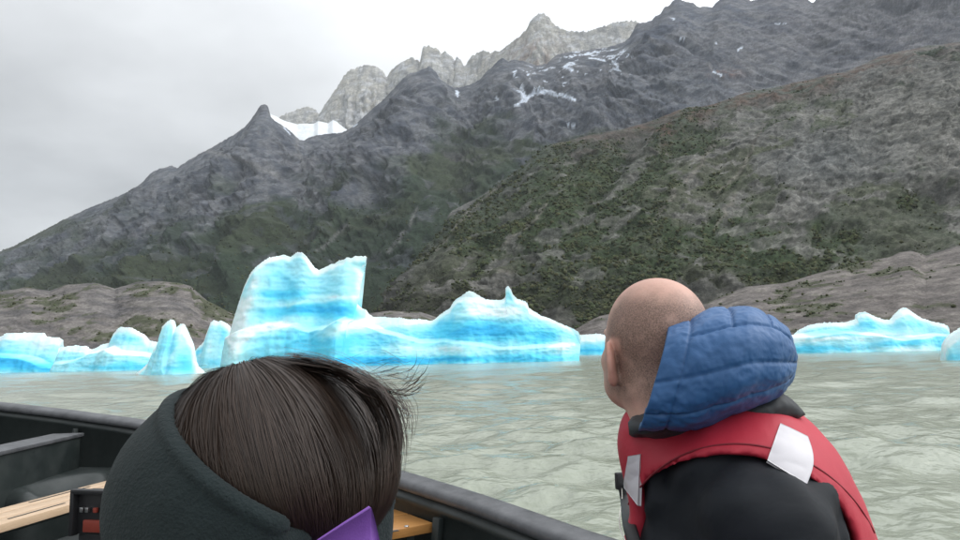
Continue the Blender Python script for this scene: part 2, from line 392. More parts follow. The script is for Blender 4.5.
def dispB(P, v, sx, sy):
    w = sstep(0.0, 0.26, v) * sstep(1.0, 0.75, v)
    d = np.zeros(v.shape)
    warp = 14 * fbm(P / 400, 3, 40)
    for pts, wd, am in ribs:
        r = near_line(sx + warp, sy + warp * 0.5, pts); d += 0.75 * am * np.exp(-(r / (0.55 * wd)) ** 1.5)
    q = np.stack([P[..., 0] + 0.5 * P[..., 2], P[..., 1] * 0.5, P[..., 2] * 0.3], -1)       # ribs run obliquely down the slope
    d += 58 * ridged(q / 300 + 0.25 * fbm(P / 300, 2, 44)[..., None], 5, 41, 0.52)
    k_ = 1 - .4 * sstep(640, 720, sx) * sstep(8, 40, sy)
    return w * k_ * (d - 62) + (2 + 26 * w * k_) * ridged(q / 90, 5, 47, 0.62)
V, F, sh = loft(B_crest, [(-330, 1300), (0, 1150), (400, 1050), (1300, 1100)], -330, 1300, 1150, 210, 1.2, dispB, vp=0.95, jag=1.3)
sx, sy = PROJ(V); n1 = fbm(V / 420, 5, 51); n2 = fbm(V / 90, 5, 52); n3 = fbm(np.stack([V[:, 0] + .6 * V[:, 2], V[:, 1] * .4, V[:, 2] * .25], -1) / 130, 5, 53)
c = np.tile(alb(99, 101, 105), (len(V), 1))
c = mixc(c, 0.5 + 1.1 * n1, alb(112, 109, 109)); c = mixc(c, sstep(0.0, 0.5, n3) * 0.8, alb(82, 86, 92)); c = mixc(c, sstep(0.05, 0.45, n2) * 0.5, alb(128, 126, 124))
c = mixc(c, sstep(660, 800, sx) * sstep(100, 20, sy - 0.0 * sx) * 0.75, alb(117, 111, 110))                        # pale scree high on the right
c = mixc(c, (blob(sx, sy, 730, 18, 62, 20) + blob(sx, sy, 650, 38, 24, 26)) * 0.75 * sstep(-.35, .25, n3), alb(78, 84, 98))  # blue-black crags
c = mixc(c, blob(sx, sy, 725, 72, 16, 6) * sstep(-.1, .3, n2), alb(140, 104, 90))
c = mixc(c, blob(sx, sy, 410, 100, 45, 40) * 0.5, alb(92, 93, 98))
n4 = fbm(V * np.array([1, 1, 2.5]) / 160, 5, 58)
c = mixc(c, (0.55 + n4) * sstep(150, 210, sy) * sstep(520, 420, sx) * 0.5, alb(96, 100, 96))
wq = 60 * fbm(V / 500, 3, 91); t1 = (V[:, 2] * .92 - V[:, 0] * .38 + wq); u1 = V[:, 0] * .92 + V[:, 2] * .38
n7 = fbm(np.stack([t1 / 26, u1 / 330, V[:, 1] / 330], -1), 4, 92, .6); n8 = fbm(np.stack([(V[:, 0] + .55 * V[:, 2] + wq) / 30, V[:, 1] / 300, V[:, 2] / 240], -1), 4, 93, .6)
c = mixc(c, sstep(.08, .22, n7) * .42, alb(134, 132, 130)); c = mixc(c, sstep(.08, .24, -n7) * .5, alb(70, 73, 80)); c = mixc(c, sstep(.12, .26, n8) * .45, alb(66, 70, 78)); c = mixc(c, sstep(.2, .34, -n8) * .35, alb(136, 133, 128))
vegline = np.interp(sx, [-330, 0, 60, 120, 200, 260, 320, 360, 400, 420, 440, 480, 520, 1300], [330, 280, 268, 262, 252, 236, 224, 216, 200, 165, 150, 150, 170, 170])
vegB = sstep(-22, 26, sy - vegline + 40 * n1 + 34 * n3 + 22 * n2 + 26)
vegB *= 1 - 0.6 * sstep(0.2, 0.5, n2 + 0.4 * n3)
c = mixc(c, vegB * 0.97, alb(56, 69, 50)); c = mixc(c, vegB * sstep(-.1, .4, n1) * 0.6, alb(74, 78, 54))
c = mixc(c, blob(sx, sy, 455, 165, 30, 20) * sstep(-.25, .2, n2 + n3) * 0.8, alb(74, 70, 64))                       # brown heath in the cleft
for pts, wd in (([(418, 208), (410, 225), (398, 240), (388, 252)], 1.6), ([(345, 225), (330, 240), (318, 250)], 1.4), ([(300, 130), (296, 150), (305, 170)], 2.0), ([(205, 150), (240, 160), (275, 175)], 2.5)):
    c = mixc(c, np.exp(-(near_line(sx + 4 * n2, sy, pts) / wd) ** 2) * 0.7, alb(138, 134, 128))                      # pale stream beds and slabs
sn = sum(a * np.exp(-(near_line(sx + 3 * n2, sy + 2 * n3, p) / w_) ** 2) for p, w_, a in (
    ([(521, 87), (523, 96), (526, 100), (519, 101)], 1.9, 1.2), ([(524, 99), (535, 93), (548, 92), (558, 96)], 2.0, 1.3), ([(561, 96), (573, 100)], 2.2, 1.3), ([(440, 78), (447, 82)], 1.6, 1.1), ([(455, 92), (458, 95)], 1.6, 1.2),
    ([(496, 98), (498, 99)], 1.6, 1.2), ([(516, 104), (518, 105)], 1.5, 1.2), ([(567, 125), (575, 127)], 1.6, 1.2), ([(514, 70), (514, 78)], 1.3, 1.1), ([(566, 66), (572, 71)], 2.0, 1.0), ([(589, 58), (604, 61)], 1.8, 1.0), ([(612, 62), (618, 66)], 1.6, 1.0),
    ([(678, 38), (688, 39)], 1.1, 1.1), ([(670, 18), (674, 20)], 1.0, 1.1), ([(736, 51), (743, 48)], 1.0, 1.1), ([(714, 72), (721, 75)], .9, 1.1), ([(716, 43), (718, 45)], 1.0, 1.0), ([(775, 25), (790, 23)], .9, .8), ([(286, 128), (290, 134)], 1.4, 0.9), ([(352, 126), (356, 123)], 1.4, .9)))
sn = sn + sstep(.41, .47, n2 + 0.5 * fbm(V / 25, 3, 77)) * np.maximum(blob(sx, sy, 600, 62, 42, 16), blob(sx, sy, 540, 80, 30, 16)) * 1.2
c = mixc(c, sstep(0.45, 0.75, sn + 0.25 * n2), alb(225, 228, 232))
mB = terrain_mat('dark_shale', 0.016, 6.0, 0.42)
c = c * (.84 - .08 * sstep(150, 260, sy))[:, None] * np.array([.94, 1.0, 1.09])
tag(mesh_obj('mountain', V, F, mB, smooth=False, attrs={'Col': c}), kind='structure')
spots = []                                                           # where shrubs may stand: points, weight, size
k = np.flatnonzero((vegB > 0.5) & (sy > 200) & (sx > -60) & (sx < 560)); spots.append((V[k], vegB[k] * (0.35 + 0.65 * sstep(-.1, .3, n2[k])), 3600, (3.0, 7.5)))

# ---- right-hand hillside with heath and rock
C_crest = [(330, 352, 720), (365, 333, 800), (385, 303, 900), (405, 276, 1000), (423, 253, 1070), (433, 243, 1100), (444, 226, 1150), (453, 211, 1200), (466, 204, 1230), (480, 197, 1250), (500, 183, 1300), (520, 168, 1340), (533, 157, 1370), (545, 148, 1380), (553, 144, 1390), (570, 141, 1400),
    (587, 136, 1400), (600, 133, 1420), (620, 130, 1430), (643, 124, 1450), (660, 118, 1460), (677, 111, 1470), (690, 107, 1480), (702, 107, 1490), (715, 104, 1500), (727, 100, 1500), (745, 93, 1520), (760, 90, 1530), (775, 88, 1540), (793, 83, 1550), (810, 80, 1560), (827, 75, 1570), (845, 72, 1580),
    (860, 66, 1590), (880, 57, 1600), (893, 53, 1600), (910, 50, 1610), (927, 46, 1620), (940, 45, 1630), (960, 42, 1640), (1000, 25, 1650), (1300, -30, 1700)]
def dispC(P, v, sx, sy):
    right_ = sstep(700, 860, sx)
    w = sstep(0.0, 0.10, v) * sstep(1.0, 0.85, v)
    q = np.stack([P[..., 0] - 0.9 * P[..., 2], P[..., 1] * 0.6, P[..., 2] * 0.5 + 0.3 * P[..., 0]], -1)
    d = 20 * ridged(np.stack([(P[..., 0] - .9 * P[..., 2]) / 95, P[..., 1] / 200, (P[..., 0] * .9 + P[..., 2]) / 330], -1) + 0.3 * fbm(P / 150, 2, 64)[..., None], 5, 61, 0.6) - 18
    st = fbm(P * np.array([1 / 160, 1 / 160, 1 / 34]) + 0.3 * fbm(P / 90, 2, 66)[..., None], 4, 67)      # benches of rock
    d += 8 * st + 9 * right_ * ridged(P * np.array([1 / 90, 1 / 90, 1 / 40]), 4, 78)
    d -= 30 * np.exp(-(near_line(sx, sy, [(655, 118), (640, 135), (622, 165), (600, 200), (560, 235), (500, 262)]) / 9) ** 2)
    d += 22 * blob(sx, sy, 830, 165, 55, 26) + 20 * blob(sx, sy, 930, 110, 60, 50)
    return w * d + (1.5 + 3 * w) * ridged(P / 24, 4, 69, 0.6)
V, F, sh = loft(C_crest, [(330, 640), (1300, 640)], 330, 1300, 720, 250, 1.0, dispC, vp=0.95)
sx, sy = PROJ(V); n1 = fbm(V / 190, 5, 71); n2 = fbm(V / 38, 5, 72); n3 = fbm(V * np.array([1 / 90, 1 / 90, 1 / 26]), 5, 73); n5 = fbm(np.stack([V[:, 0] - .9 * V[:, 2], V[:, 1] * .5, (V[:, 2] + V[:, 0] * .3) * .4], -1) / 55, 4, 74)
c = np.tile(alb(94, 96, 78), (len(V), 1))
c = mixc(c, 0.5 + 1.4 * n1, alb(84, 88, 74))
below = sy - np.interp(sx, [p[0] for p in C_crest], [p[1] for p in C_crest])
right = sstep(660, 800, sx + 1.0 * (160 - sy))
n6 = fbm(np.stack([(V[:, 0] - .9 * V[:, 2]) / 60, V[:, 1] / 400, (V[:, 0] * .9 + V[:, 2]) / 330], -1) + .25 * n1[:, None], 4, 75)
rock = sstep(0.02, 0.22, .6 * n3 + 0.6 * n2 + .75 * n6 + 0.35 * right * sstep(200, 130, sy) - 0.10 + 0.9 * blob(sx, sy, 815, 168, 60, 30) + 0.7 * blob(sx, sy, 925, 95, 60, 40) + 0.5 * blob(sx, sy, 935, 175, 40, 24) + 0.5 * blob(sx, sy, 745, 215, 16, 22) + .4 * blob(sx, sy, 640, 150, 20, 16) + 0.6 * blob(sx, sy, 590, 272, 26, 12) - .5 * blob(sx, sy, 870, 225, 70, 25) - .5 * blob(sx, sy, 840, 130, 40, 12))
c = mixc(c, rock * 0.85, alb(118, 114, 107)); c = mixc(c, rock * sstep(0.1, 0.5, n5) * 0.7, alb(146, 141, 133))
c = mixc(c, rock * blob(sx, sy, 825, 160, 70, 30) * 0.5, alb(106, 110, 112))
green = sstep(-0.02, 0.22, n1 * 0.6 - n3 * 0.2 - .6 * n6 + 0.2 * n2 + 0.9 * blob(sx, sy, 610, 175, 90, 34, -0.35) + 0.4 * blob(sx, sy, 560, 240, 120, 60) + .3 * blob(sx, sy, 700, 260, 180, 30) - 0.30 * right)
c = mixc(c, green * (1 - 0.55 * rock) * 0.9, alb(68, 80, 54)); c = mixc(c, green * sstep(0.05, .4, n2) * 0.6 * (1 - rock), alb(90, 94, 58))
n9 = fbm(np.stack([(V[:, 2] - .28 * V[:, 0] + 45 * n1 + 10 * n2) / 11, V[:, 0] / 60, V[:, 1] / 60], -1), 4, 95, .6)
c = mixc(c, rock * sstep(.1, .3, n9) * .45, alb(146, 142, 135)); c = mixc(c, rock * sstep(.1, .3, -n9) * .5, alb(86, 86, 83)); c = mixc(c, (1 - rock) * sstep(.15, .3, n9) * .35, alb(112, 110, 98))
c = mixc(c, np.exp(-(np.maximum(below, 0) / 26) ** 2) * .35, alb(98, 98, 98))
heath = np.exp(-np.maximum(0, below - 4) ** 2 / (13 + 10 * n1) ** 2) * np.interp(sx, [540, 570, 620, 700, 800, 880, 930], [0.0, 0.35, 0.6, .9, 0.85, .7, 0.4]) * sstep(-.35, .1, n2 + n3 + .15)
heath = np.maximum(heath, blob(sx, sy, 665, 130, 22, 18) * sstep(-.2, .2, n2 + .1))
c = mixc(c, heath * 0.95, alb(92, 79, 70)); c = mixc(c, heath * sstep(0, .4, n2) * 0.6, alb(106, 82, 68))
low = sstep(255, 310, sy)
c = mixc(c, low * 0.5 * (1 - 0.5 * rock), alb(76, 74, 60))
for pts, wd in (([(500, 183), (478, 205), (455, 225), (440, 245), (422, 258)], 1.5), ([(735, 195), (725, 215), (715, 228)], 1.8), ([(675, 190), (665, 205), (655, 222)], 2.4), ([(545, 205), (525, 228), (505, 245)], 1.6), ([(715, 140), (700, 165), (690, 180)], 2.0), ([(500, 270), (515, 272)], 2.5), ([(760, 130), (740, 170), (720, 190)], 1.5)):
    c = mixc(c, np.exp(-(near_line(sx + 5 * n2, sy + 4 * n3, pts) / wd) ** 2) * 0.65, alb(142, 134, 124))
mC = terrain_mat('hillside', 0.035, 2.2, 0.7)
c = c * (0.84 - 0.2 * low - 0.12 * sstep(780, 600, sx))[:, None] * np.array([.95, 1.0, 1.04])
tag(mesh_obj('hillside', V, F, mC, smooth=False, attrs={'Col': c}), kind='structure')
k = np.flatnonzero((green * (1 - rock) > 0.25) & (sx < 1000)); spots.append((V[k], green[k] * (1 - rock[k]) * (0.3 + 0.7 * sstep(-.1, .3, n2[k])), 9500, (1.6, 6.0)))
k = np.flatnonzero((rock < 0.8) & (sx < 1000) & (sx > 600)); spots.append((V[k], 0.2 + sstep(0, .4, n2[k]), 1600, (1.5, 4.0)))
k = np.flatnonzero((low > 0.4) & (rock < 0.75) & (sx > 360) & (sx < 1000)); spots.append((V[k], 0.15 + sstep(-.1, .3, n3[k]), 3500, (1.6, 4.2)))

# ---- bare, ice-polished rock along both shores
def shore(name, crest, base, lo, hi, nU, nV, cols, seed, layer, vegamt, e=0.8):
    def disp(P, v, sx, sy):
        w = sstep(0.0, 0.12, v) * sstep(1.0, 0.9, v)
        q = np.stack([P[..., 0] * .6, P[..., 1], P[..., 2] * 2.2 + layer * P[..., 0]], -1)
        d = 2.6 * ridged(q / 40 + 0.25 * fbm(P / 40, 2, seed)[..., None], 5, seed + 1, 0.55) - 2.4
        return w * d + (0.4 + .7 * w) * ridged(q / 10, 4, seed + 5, .55)
    V, F, sh = loft(crest, base, lo, hi, nU, nV, e, disp)
    sx, sy = PROJ(V); n1 = fbm(V / 50, 5, seed + 9); n2 = fbm(V / 12, 5, seed + 10); n3 = fbm(np.stack([V[:, 0] * .5, V[:, 1], V[:, 2] * 2.5 + layer * V[:, 0]], -1) / 16, 5, seed + 11)
    c = np.tile(alb(*cols[0]), (len(V), 1)); c = mixc(c, .5 + 1.3 * n1, alb(*cols[1])); c = mixc(c, sstep(0, .5, n3) * .7, alb(*cols[2])); c = mixc(c, sstep(.1, .5, -n3) * .6, alb(*cols[3]))
    up = sstep(40, 0, sy - np.interp(sx, [p[0] for p in crest], [p[1] for p in crest]))
    veg = sstep(0.14, 0.38, n2 * .5 + n1 * .6 + vegamt * up - .02)
    c = mixc(c, veg * .9, alb(72, 76, 58))
    tag(mesh_obj(name, V, F, terrain_mat(name + '_rock', 0.09, 0.7, 0.45), attrs={'Col': c}), kind='structure')
    k = np.flatnonzero((veg > 0.5) & (sx > -80) & (sx < 1040)); spots.append((V[k], veg[k], 900, (0.8, 2.4)))
shore('shore_rock', [(-330, 300, 640), (-100, 296, 640), (0, 291, 640), (14, 290, 640), (27, 287, 640), (36, 289, 640), (50, 291, 640), (58, 288, 640), (66, 285, 640), (80, 284, 640), (95, 283, 640), (106, 286, 640), (115, 289, 640), (121, 287, 640), (128, 285, 640), (138, 282, 640), (160, 281.5, 640), (178, 283, 640), (190, 286, 640),
    (197, 294, 640), (205, 300, 640), (216, 305, 640), (228, 312, 640), (250, 320, 640), (300, 324, 640), (340, 318, 640), (372, 313, 640), (390, 311, 640), (405, 312, 640), (420, 312, 640), (435, 317, 640), (455, 328, 640), (480, 338, 640), (520, 350, 620)],
    [(-330, 430), (520, 520)], -330, 520, 560, 90, ((100, 97, 96), (110, 105, 101), (126, 122, 118), (78, 77, 79)), 81, 0.35, 0.22)
shore('shore_slope', [(545, 350, 480), (570, 333, 500), (587, 322.5, 520), (600, 316, 530), (625, 311, 540), (650, 309, 545), (680, 307, 548), (703, 305, 550), (720, 297, 555), (735, 291, 558), (747, 287, 560), (765, 285, 562), (786, 283, 565), (800, 279, 568), (812, 275, 570), (838, 268.5, 575), (852, 266, 580), (864, 261.5, 585), (880, 259, 590), (890, 257, 592),
    (900, 252.5, 595), (910, 251, 597), (918, 253, 600), (926, 256, 600), (934, 253.5, 600), (941, 252, 600), (960, 246, 605), (1000, 238, 610), (1300, 215, 640)],
    [(545, 400), (1300, 330)], 545, 1300, 560, 120, ((106, 101, 98), (100, 95, 92), (126, 121, 116), (82, 79, 77)), 101, -0.42, 0.05)

# ---- shrubs and low beech wood on the slopes: far too many to count
ico = bmesh.new(); bmesh.ops.create_icosphere(ico, subdivisions=1, radius=1.0)
iv = np.array([v.co[:] for v in ico.verts]); ifc = np.array([[v.index for v in f.verts] for f in ico.faces]); ico.free()
vv, ff, cc, off = [], [], [], 0
for pts, wt, n, (s0, s1) in spots:
    if len(pts) < 10: continue
    i = RNG.choice(len(pts), size=n, p=wt / wt.sum())
    for p in pts[i] + RNG.normal(0, 2.0, (n, 3)) * np.array([1, .3, 0.3]):
        s = s0 + (s1 - s0) * RNG.random() ** 2
        q = iv * (0.65 + 0.6 * RNG.random((len(iv), 1))) * np.array([s * (.7 + .6 * RNG.random()), s, s * (.55 + .5 * RNG.random())]) * 0.6 + p
        vv.append(q); ff.append(ifc + off); off += len(iv)
        cc.append(np.tile(alb(60, 70, 50) * (0.6 + 0.85 * RNG.random()) * np.array([1 + .35 * RNG.random(), 1, .95]), (len(iv), 1)))
b = MatB('shrub_leaves'); b.setp(Base_Color=b.scale(b.attr('Col'), b.rng(b.noise(0.9, 5, .7), .3, .7, .55, 1.45)), Roughness=0.9); b.p.inputs['Specular IOR Level'].default_value = 0.1
o = mesh_obj('shrubs', np.concatenate(vv), np.concatenate(ff), b.m, smooth=False, attrs={'Col': np.concatenate(cc)})
tag(o, 'dark green shrubs and low wood scattered over the mountain slopes', 'shrubs', kind='stuff')

# ================================================================== LAKE
ang = np.concatenate([np.radians(np.linspace(-46, 46, 470)), np.radians(np.linspace(48, 312, 50))])
rr = np.concatenate([[0.0], np.linspace(0.8, 3.4, 8), np.geomspace(3.5, 45, 250), np.geomspace(46, 400, 120), np.geomspace(420, 9000, 24)])
A_, R_ = np.meshgrid(ang, rr, indexing='ij')
X, Y = R_ * np.sin(A_), R_ * np.cos(A_)
Z = np.zeros_like(X)
wr = np.random.default_rng(5)
cell = np.maximum(np.gradient(rr)[None, :] * np.abs(np.cos(A_)) , 0.0) + R_ * 0.0027
mods = [perlin(np.stack([X / sc, Y / sc, 0 * X + 3.7 * sc], -1), 9) for sc in (1.5, 4.0, 11.0, 30.0)]
for k in range(46):
    lam = 0.32 * (9.0 / 0.32) ** (k / 45.0); th = math.radians(200) + wr.normal(0, 0.75); ph = wr.random() * 6.28
    amp = 0.0112 * lam ** 0.5 * (0.6 + 0.8 * wr.random())
    fade = sstep(0.45, 0.2, cell / lam)
    if fade.max() <= 0: continue
    kx, ky = math.sin(th) * 2 * math.pi / lam, math.cos(th) * 2 * math.pi / lam
    mi = min(3, int(np.digitize(lam, (0.6, 1.8, 5.0)))); a, c_ = mods[mi], mods[(mi + k) % 4]
    s = np.sin(kx * X + ky * Y + ph + 1.6 * (a if k % 2 else -a) + 0.8 * c_)
    Z += fade * amp * (0.65 + 0.8 * (c_ if k % 4 < 2 else -c_)) * (s + .35 * np.abs(s))
Z = np.where(R_ < 3.5, 0, Z); Z -= 0.0
V = np.stack([X, Y, Z], -1).reshape(-1, 3)
b = MatB('glacial_water')
st = b.coord((1.0, 2.2, 1.0))
n1 = b.noise(0.22, 4, 0.6, vec=st)
b.setp(Base_Color=b.mix(b.rng(n1, .35, .65, 0, 1), (0.275, 0.300, 0.240), (0.325, 0.352, 0.287)), Roughness=0.17, IOR=1.333)
h1 = b.noise(2.4, 2, 0.5, vec=b.coord((1.0, 1.3, 1.0))); h2 = b.noise(9.0, 2, 0.5, vec=b.coord((1.0, 1.2, 1.0)))
n = b.bump(h1, 0.9, 0.07); b.bump(h2, 0.8, 0.028, n)
tag(mesh_obj('lake', V, grid_faces(len(ang), len(rr), wrap=True), b.m), kind='structure')

# ================================================================== ICEBERGS
b = MatB('iceberg_ice')
ic = b.attr('Col')
b.setp(Base_Color=b.scale(ic, b.rng(b.noise(1.6, 6, .65), .3, .7, .96, 1.03)), Roughness=b.rng(b.noise(0.8, 3), .35, .65, .55, .75))
b.p.inputs['Specular IOR Level'].default_value = 0.3
b.setp(Subsurface_Weight=0.35, Subsurface_Radius=(0.35, 1.0, 1.4), Subsurface_Scale=1.0)
nb = b.bump(b.noise(0.3, 3, .5), 0.14, 0.5); b.bump(b.noise(3, 3, .5), 0.15, 0.04, nb)
M_ICE = b.m
ICE_W, ICE_L, ICE_C, ICE_D = np.array([.76, .92, .96]), np.array([.42, .84, .94]), np.array([.11, .65, .89]), np.array([.04, .46, .80])
def berg(label, out, depth, thick, nU, nV, seed, blues, whites, ledge=None, dip=0.0, group='icebergs drifting on the lake'):
    """out: outline from left foot over the top to the right foot: (px, py[, foot px])"""
    o = np.array([(p[0], p[1], p[2] if len(p) > 2 else p[0]) for p in out], float)
    d = np.concatenate([[0], np.cumsum(np.hypot(np.diff(o[:, 0]), np.diff(o[:, 1])) + 2.0 * np.abs(np.diff(o[:, 2])))])
    t = np.linspace(0, d[-1], nU)
    tx, ty, bx = (np.interp(t, d, o[:, k]) for k in range(3))
    ty = ty - 1.1 * perlin(np.stack([t / 2.6, 0 * t, 0 * t + seed], -1), seed) - 1.6 * np.abs(perlin(np.stack([t / 7.0, 0 * t, 0 * t + seed], -1), seed + 1))
    Pt = W(tx, ty, depth); Pb = W(bx, 355.0, depth); Pb[:, 2] = -1.2
    Pt[:, 2] = np.maximum(Pt[:, 2], -1.0)
    v = np.linspace(0, 1, nV)
    C = Pb[:, None] + (Pt - Pb)[:, None] * v[None, :, None]
    H = Pt[:, None, 2] - C[..., 2]
    m = depth / FPX                                                  # metres per pixel
    bm_ = np.maximum.accumulate(bx) + 1e-5 * np.arange(nU); gx = np.linspace(bm_[0], bm_[-1], 300); hw = 9
    tz = np.pad(np.interp(gx, bm_, Pt[:, 2]), hw, mode='edge')           # crest with narrow spikes taken off, for the body's thickness
    mn = np.min([tz[k:k + 300] for k in range(2 * hw + 1)], 0); mn = np.pad(mn, hw, mode='edge'); op = np.max([mn[k:k + 300] for k in range(2 * hw + 1)], 0)
    ker = np.hanning(2 * hw + 3)[1:-1]; ker /= ker.sum(); op = np.interp(bm_, gx, np.convolve(np.pad(op, hw, mode='edge'), ker, 'valid'))
    Hs = np.maximum(op[:, None] - C[..., 2], 0)
    prof = 0.25 + np.minimum(thick, 0.62 * np.minimum(Hs, np.maximum(H, 0) * 1.6 + .3) ** 0.85)
    sx, sy = PROJ(C.reshape(-1, 3)); sx = sx.reshape(H.shape); sy = sy.reshape(H.shape)
    nz = fbm(C / (11 * m * 6), 3, seed)
    if ledge is not None:
        ly = np.interp(sx, [p[0] for p in ledge], [p[1] for p in ledge]); la = np.interp(sx, [p[0] for p in ledge], [p[2] for p in ledge])
        prof = prof + la * sstep(-2.2, 2.2, sy - ly - 7 * nz)
    edge = np.minimum(1, np.minimum(t, t[-1] - t) / (0.05 * t[-1]))[:, None]
    rough = thick * 0.035 * ridged(C * np.array([1, 1, 1.6]) / (24 * m), 4, seed + 2, .5) + 0.012 * thick * fbm(C / (7 * m), 3, seed + 5)
    scal = thick * 0.03 * np.abs(fbm(C * np.array([.35, .35, 2.2]) / (16 * m), 3, seed + 7))         # old water-line grooves
    f = prof * (0.35 + 0.65 * edge) + (rough - scal) * sstep(0, 2.5 * m * 3, H) * edge
    flute = np.where(sy > 335, 0.025 * thick * perlin(np.stack([C[..., 0] / (5 * m), 0 * H, C[..., 2] / (40 * m)], -1), seed + 8), 0)
    f = np.maximum(f + flute * edge, 0.15)
    sway = 0.3 * thick * perlin(np.stack([C[..., 0] / (30 * m), 0 * H, 0 * H + seed], -1), seed + 9)
    Fr = C.copy(); Fr[..., 1] -= f - sway
    Bk = C.copy(); Bk[..., 1] += prof * 0.35 + .5 * rough + 0.2 + sway
    V = np.concatenate([Fr.reshape(-1, 3), Bk.reshape(-1, 3)])
    g = grid_faces(nU, nV); n0 = nU * nV
    i = np.arange(nU - 1)
    capT = np.stack([i * nV + nV - 1, (i + 1) * nV + nV - 1, (i + 1) * nV + nV - 1 + n0, i * nV + nV - 1 + n0], 1)
    j = np.arange(nV - 1)
    capL = np.stack([j, j + 1, j + 1 + n0, j + n0], 1)
    e = (nU - 1) * nV; capR = np.stack([e + j + n0, e + j + 1 + n0, e + j + 1, e + j], 1)
    F = np.concatenate([g, g[:, ::-1] + n0, capT, capL, capR])
    Sm = C.copy(); Sm[..., 1] -= prof; N = normals(np.concatenate([Sm.reshape(-1, 3), Bk.reshape(-1, 3)]), F)
    sx, sy = PROJ(V); hm = np.concatenate([H.ravel(), H.ravel()])
    w1 = fbm(V / (26 * m), 3, seed + 11); w2 = fbm(V * np.array([.5, .5, 2]) / (6 * m), 4, seed + 12); w3 = perlin(np.stack([V[:, 0] / (4 * m), V[:, 1] / (40 * m), V[:, 2] / (50 * m)], -1), seed + 13)
    blue = np.full(len(V), 0.56) + 0.16 * w1 + 0.02 * w2
    for (x, y, rx, ry, a, *an) in blues: blue += .8 * a * blob(sx + 5 * w1, sy + 2 * w1 + 1.0 * w2, x, y, rx, ry, an[0] if an else 0.0)
    for (x, y, rx, ry, a, *an) in whites: blue -= .85 * a * blob(sx + 5 * w1, sy + 2 * w1 + 1.0 * w2, x, y, rx, ry, an[0] if an else 0.0)
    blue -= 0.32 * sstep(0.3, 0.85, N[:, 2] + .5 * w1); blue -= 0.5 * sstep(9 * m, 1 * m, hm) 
    blue += 0.06 * w3 * (sy > 335)
    blue = np.clip(blue, 0, 1.25)
    c = np.tile(ICE_W, (len(V), 1)); c = mixc(c, sstep(0.0, 0.38, blue), ICE_L); c = mixc(c, sstep(0.34, 0.98, blue), ICE_C); c = mixc(c, sstep(0.95, 1.3, blue), ICE_D)
    ob = mesh_obj('iceberg', V, F, M_ICE, attrs={'Col': c})
    tag(ob, label, 'iceberg', group)
    return ob
berg('huge blue iceberg with tall leaning fin and lower pointed hump', [(221, 366), (224, 352), (228, 337), (232, 323), (236, 311), (240, 300), (245, 287), (249, 280), (252, 275), (258, 268), (265, 262), (270, 258), (275, 256.5), (283, 254.5), (290, 256.5), (294, 254), (297, 252.3), (302, 253), (306, 256), (309, 260), (313, 266), (316, 269), (319, 270.5), (324, 268), (331, 264.5), (336, 264, 335), (340, 261.5, 338), (345, 261, 342),
    (348, 258.5, 345), (352, 259, 348), (356, 256.5, 350), (360, 257, 351), (366.5, 256, 352.5), (364, 262, 353.5), (361.5, 269, 354.5), (359, 277, 355.5), (356.5, 287, 356.5), (355, 296, 357.5), (357, 304, 360), (362, 309, 363), (366, 310), (368, 314), (372, 317), (378, 317), (385, 317), (392, 318.5), (400, 318), (408, 320), (420, 319.5), (432, 321), (437, 317), (444, 312), (450, 308.5), (453, 303), (457, 299), (462, 296.5), (466, 293.5), (469, 291.3), (473, 292.5), (479, 296), (486, 299.5), (495, 300), (501, 300.5),
    (505, 298, 505), (506, 293, 506), (505.5, 288, 507), (508, 286.3, 508), (510.5, 289, 510), (513, 295, 512), (517, 299, 516), (523, 301), (527, 303), (528.5, 308), (534, 312), (541, 316), (550, 319), (558, 323), (566, 326), (573, 329, 572), (578, 332, 575), (581, 338, 577), (579, 346, 577.5), (576, 354, 578), (574, 362, 578.5)],
    120.0, 6.5, 480, 110, 201,
    [(283, 285, 26, 16, .30), (282, 294, 30, 4.5, .65), (310, 310, 48, 6.5, .85, -.05), (345, 314, 18, 9, .5), (270, 274, 14, 7, .12), (320, 345, 60, 16, .32), (390, 345, 40, 10, .25), (360, 361, 60, 4.5, .75), (450, 360, 90, 3.6, .85), (492, 330, 52, 10, .95, .06), (450, 336, 30, 8, .45), (545, 338, 18, 7, .5), (535, 357, 40, 5, .45), (330, 282, 18, 10, .1), (320, 340, 50, 12, .25)],
    [(236, 330, 12, 40, .7), (255, 290, 9, 40, .5, .35), (298, 303, 40, 2.2, .4, -.1), (330, 297, 28, 2.5, .4), (357, 285, 5, 30, .5), (262, 329, 32, 4.5, .95, -.15), (352, 326, 30, 6, .9, -.3), (390, 323, 30, 5, .5), (498, 313, 34, 6, .7), (405, 350, 30, 6, .5), (475, 300, 20, 8, .35), (563, 348, 14, 5, .6), (455, 350, 26, 4, .35), (320, 270, 30, 8, .25)],
    ledge=[(221, 338, 0), (240, 336, 3.5), (260, 331, 4.5), (288, 325, 4.0), (300, 330, 2.2), (320, 333, 2.2), (335, 331, 3.5), (350, 322, 5), (380, 330, 4), (420, 344, 2.2), (440, 346, .9), (500, 349, .6), (560, 347, 1.2), (578, 350, 0)])
berg('wide flat-topped white iceberg with blue slanting foot at far left', [(-75, 374), (-66, 352), (-50, 346), (-30, 344), (-10, 340), (-2, 337.5), (4, 336), (10, 334), (18, 333.5), (30, 333.5), (43, 333.3), (45.5, 337), (51, 337.5), (59, 337.8), (62, 341), (60.5, 348, 63), (64, 355, 68), (73, 361), (82, 366), (89, 369.5), (94, 373)],
    135.0, 6.0, 220, 60, 231, [(10, 363, 60, 9, .75, .12), (-20, 358, 40, 12, .5), (55, 367, 36, 4, .6), (20, 345, 10, 5, .2)], [(35, 345, 26, 7, .5), (15, 337, 30, 4, .4)], ledge=[(-75, 356, 0), (0, 353, 2.5), (60, 362, 2.5), (94, 370, 0)])
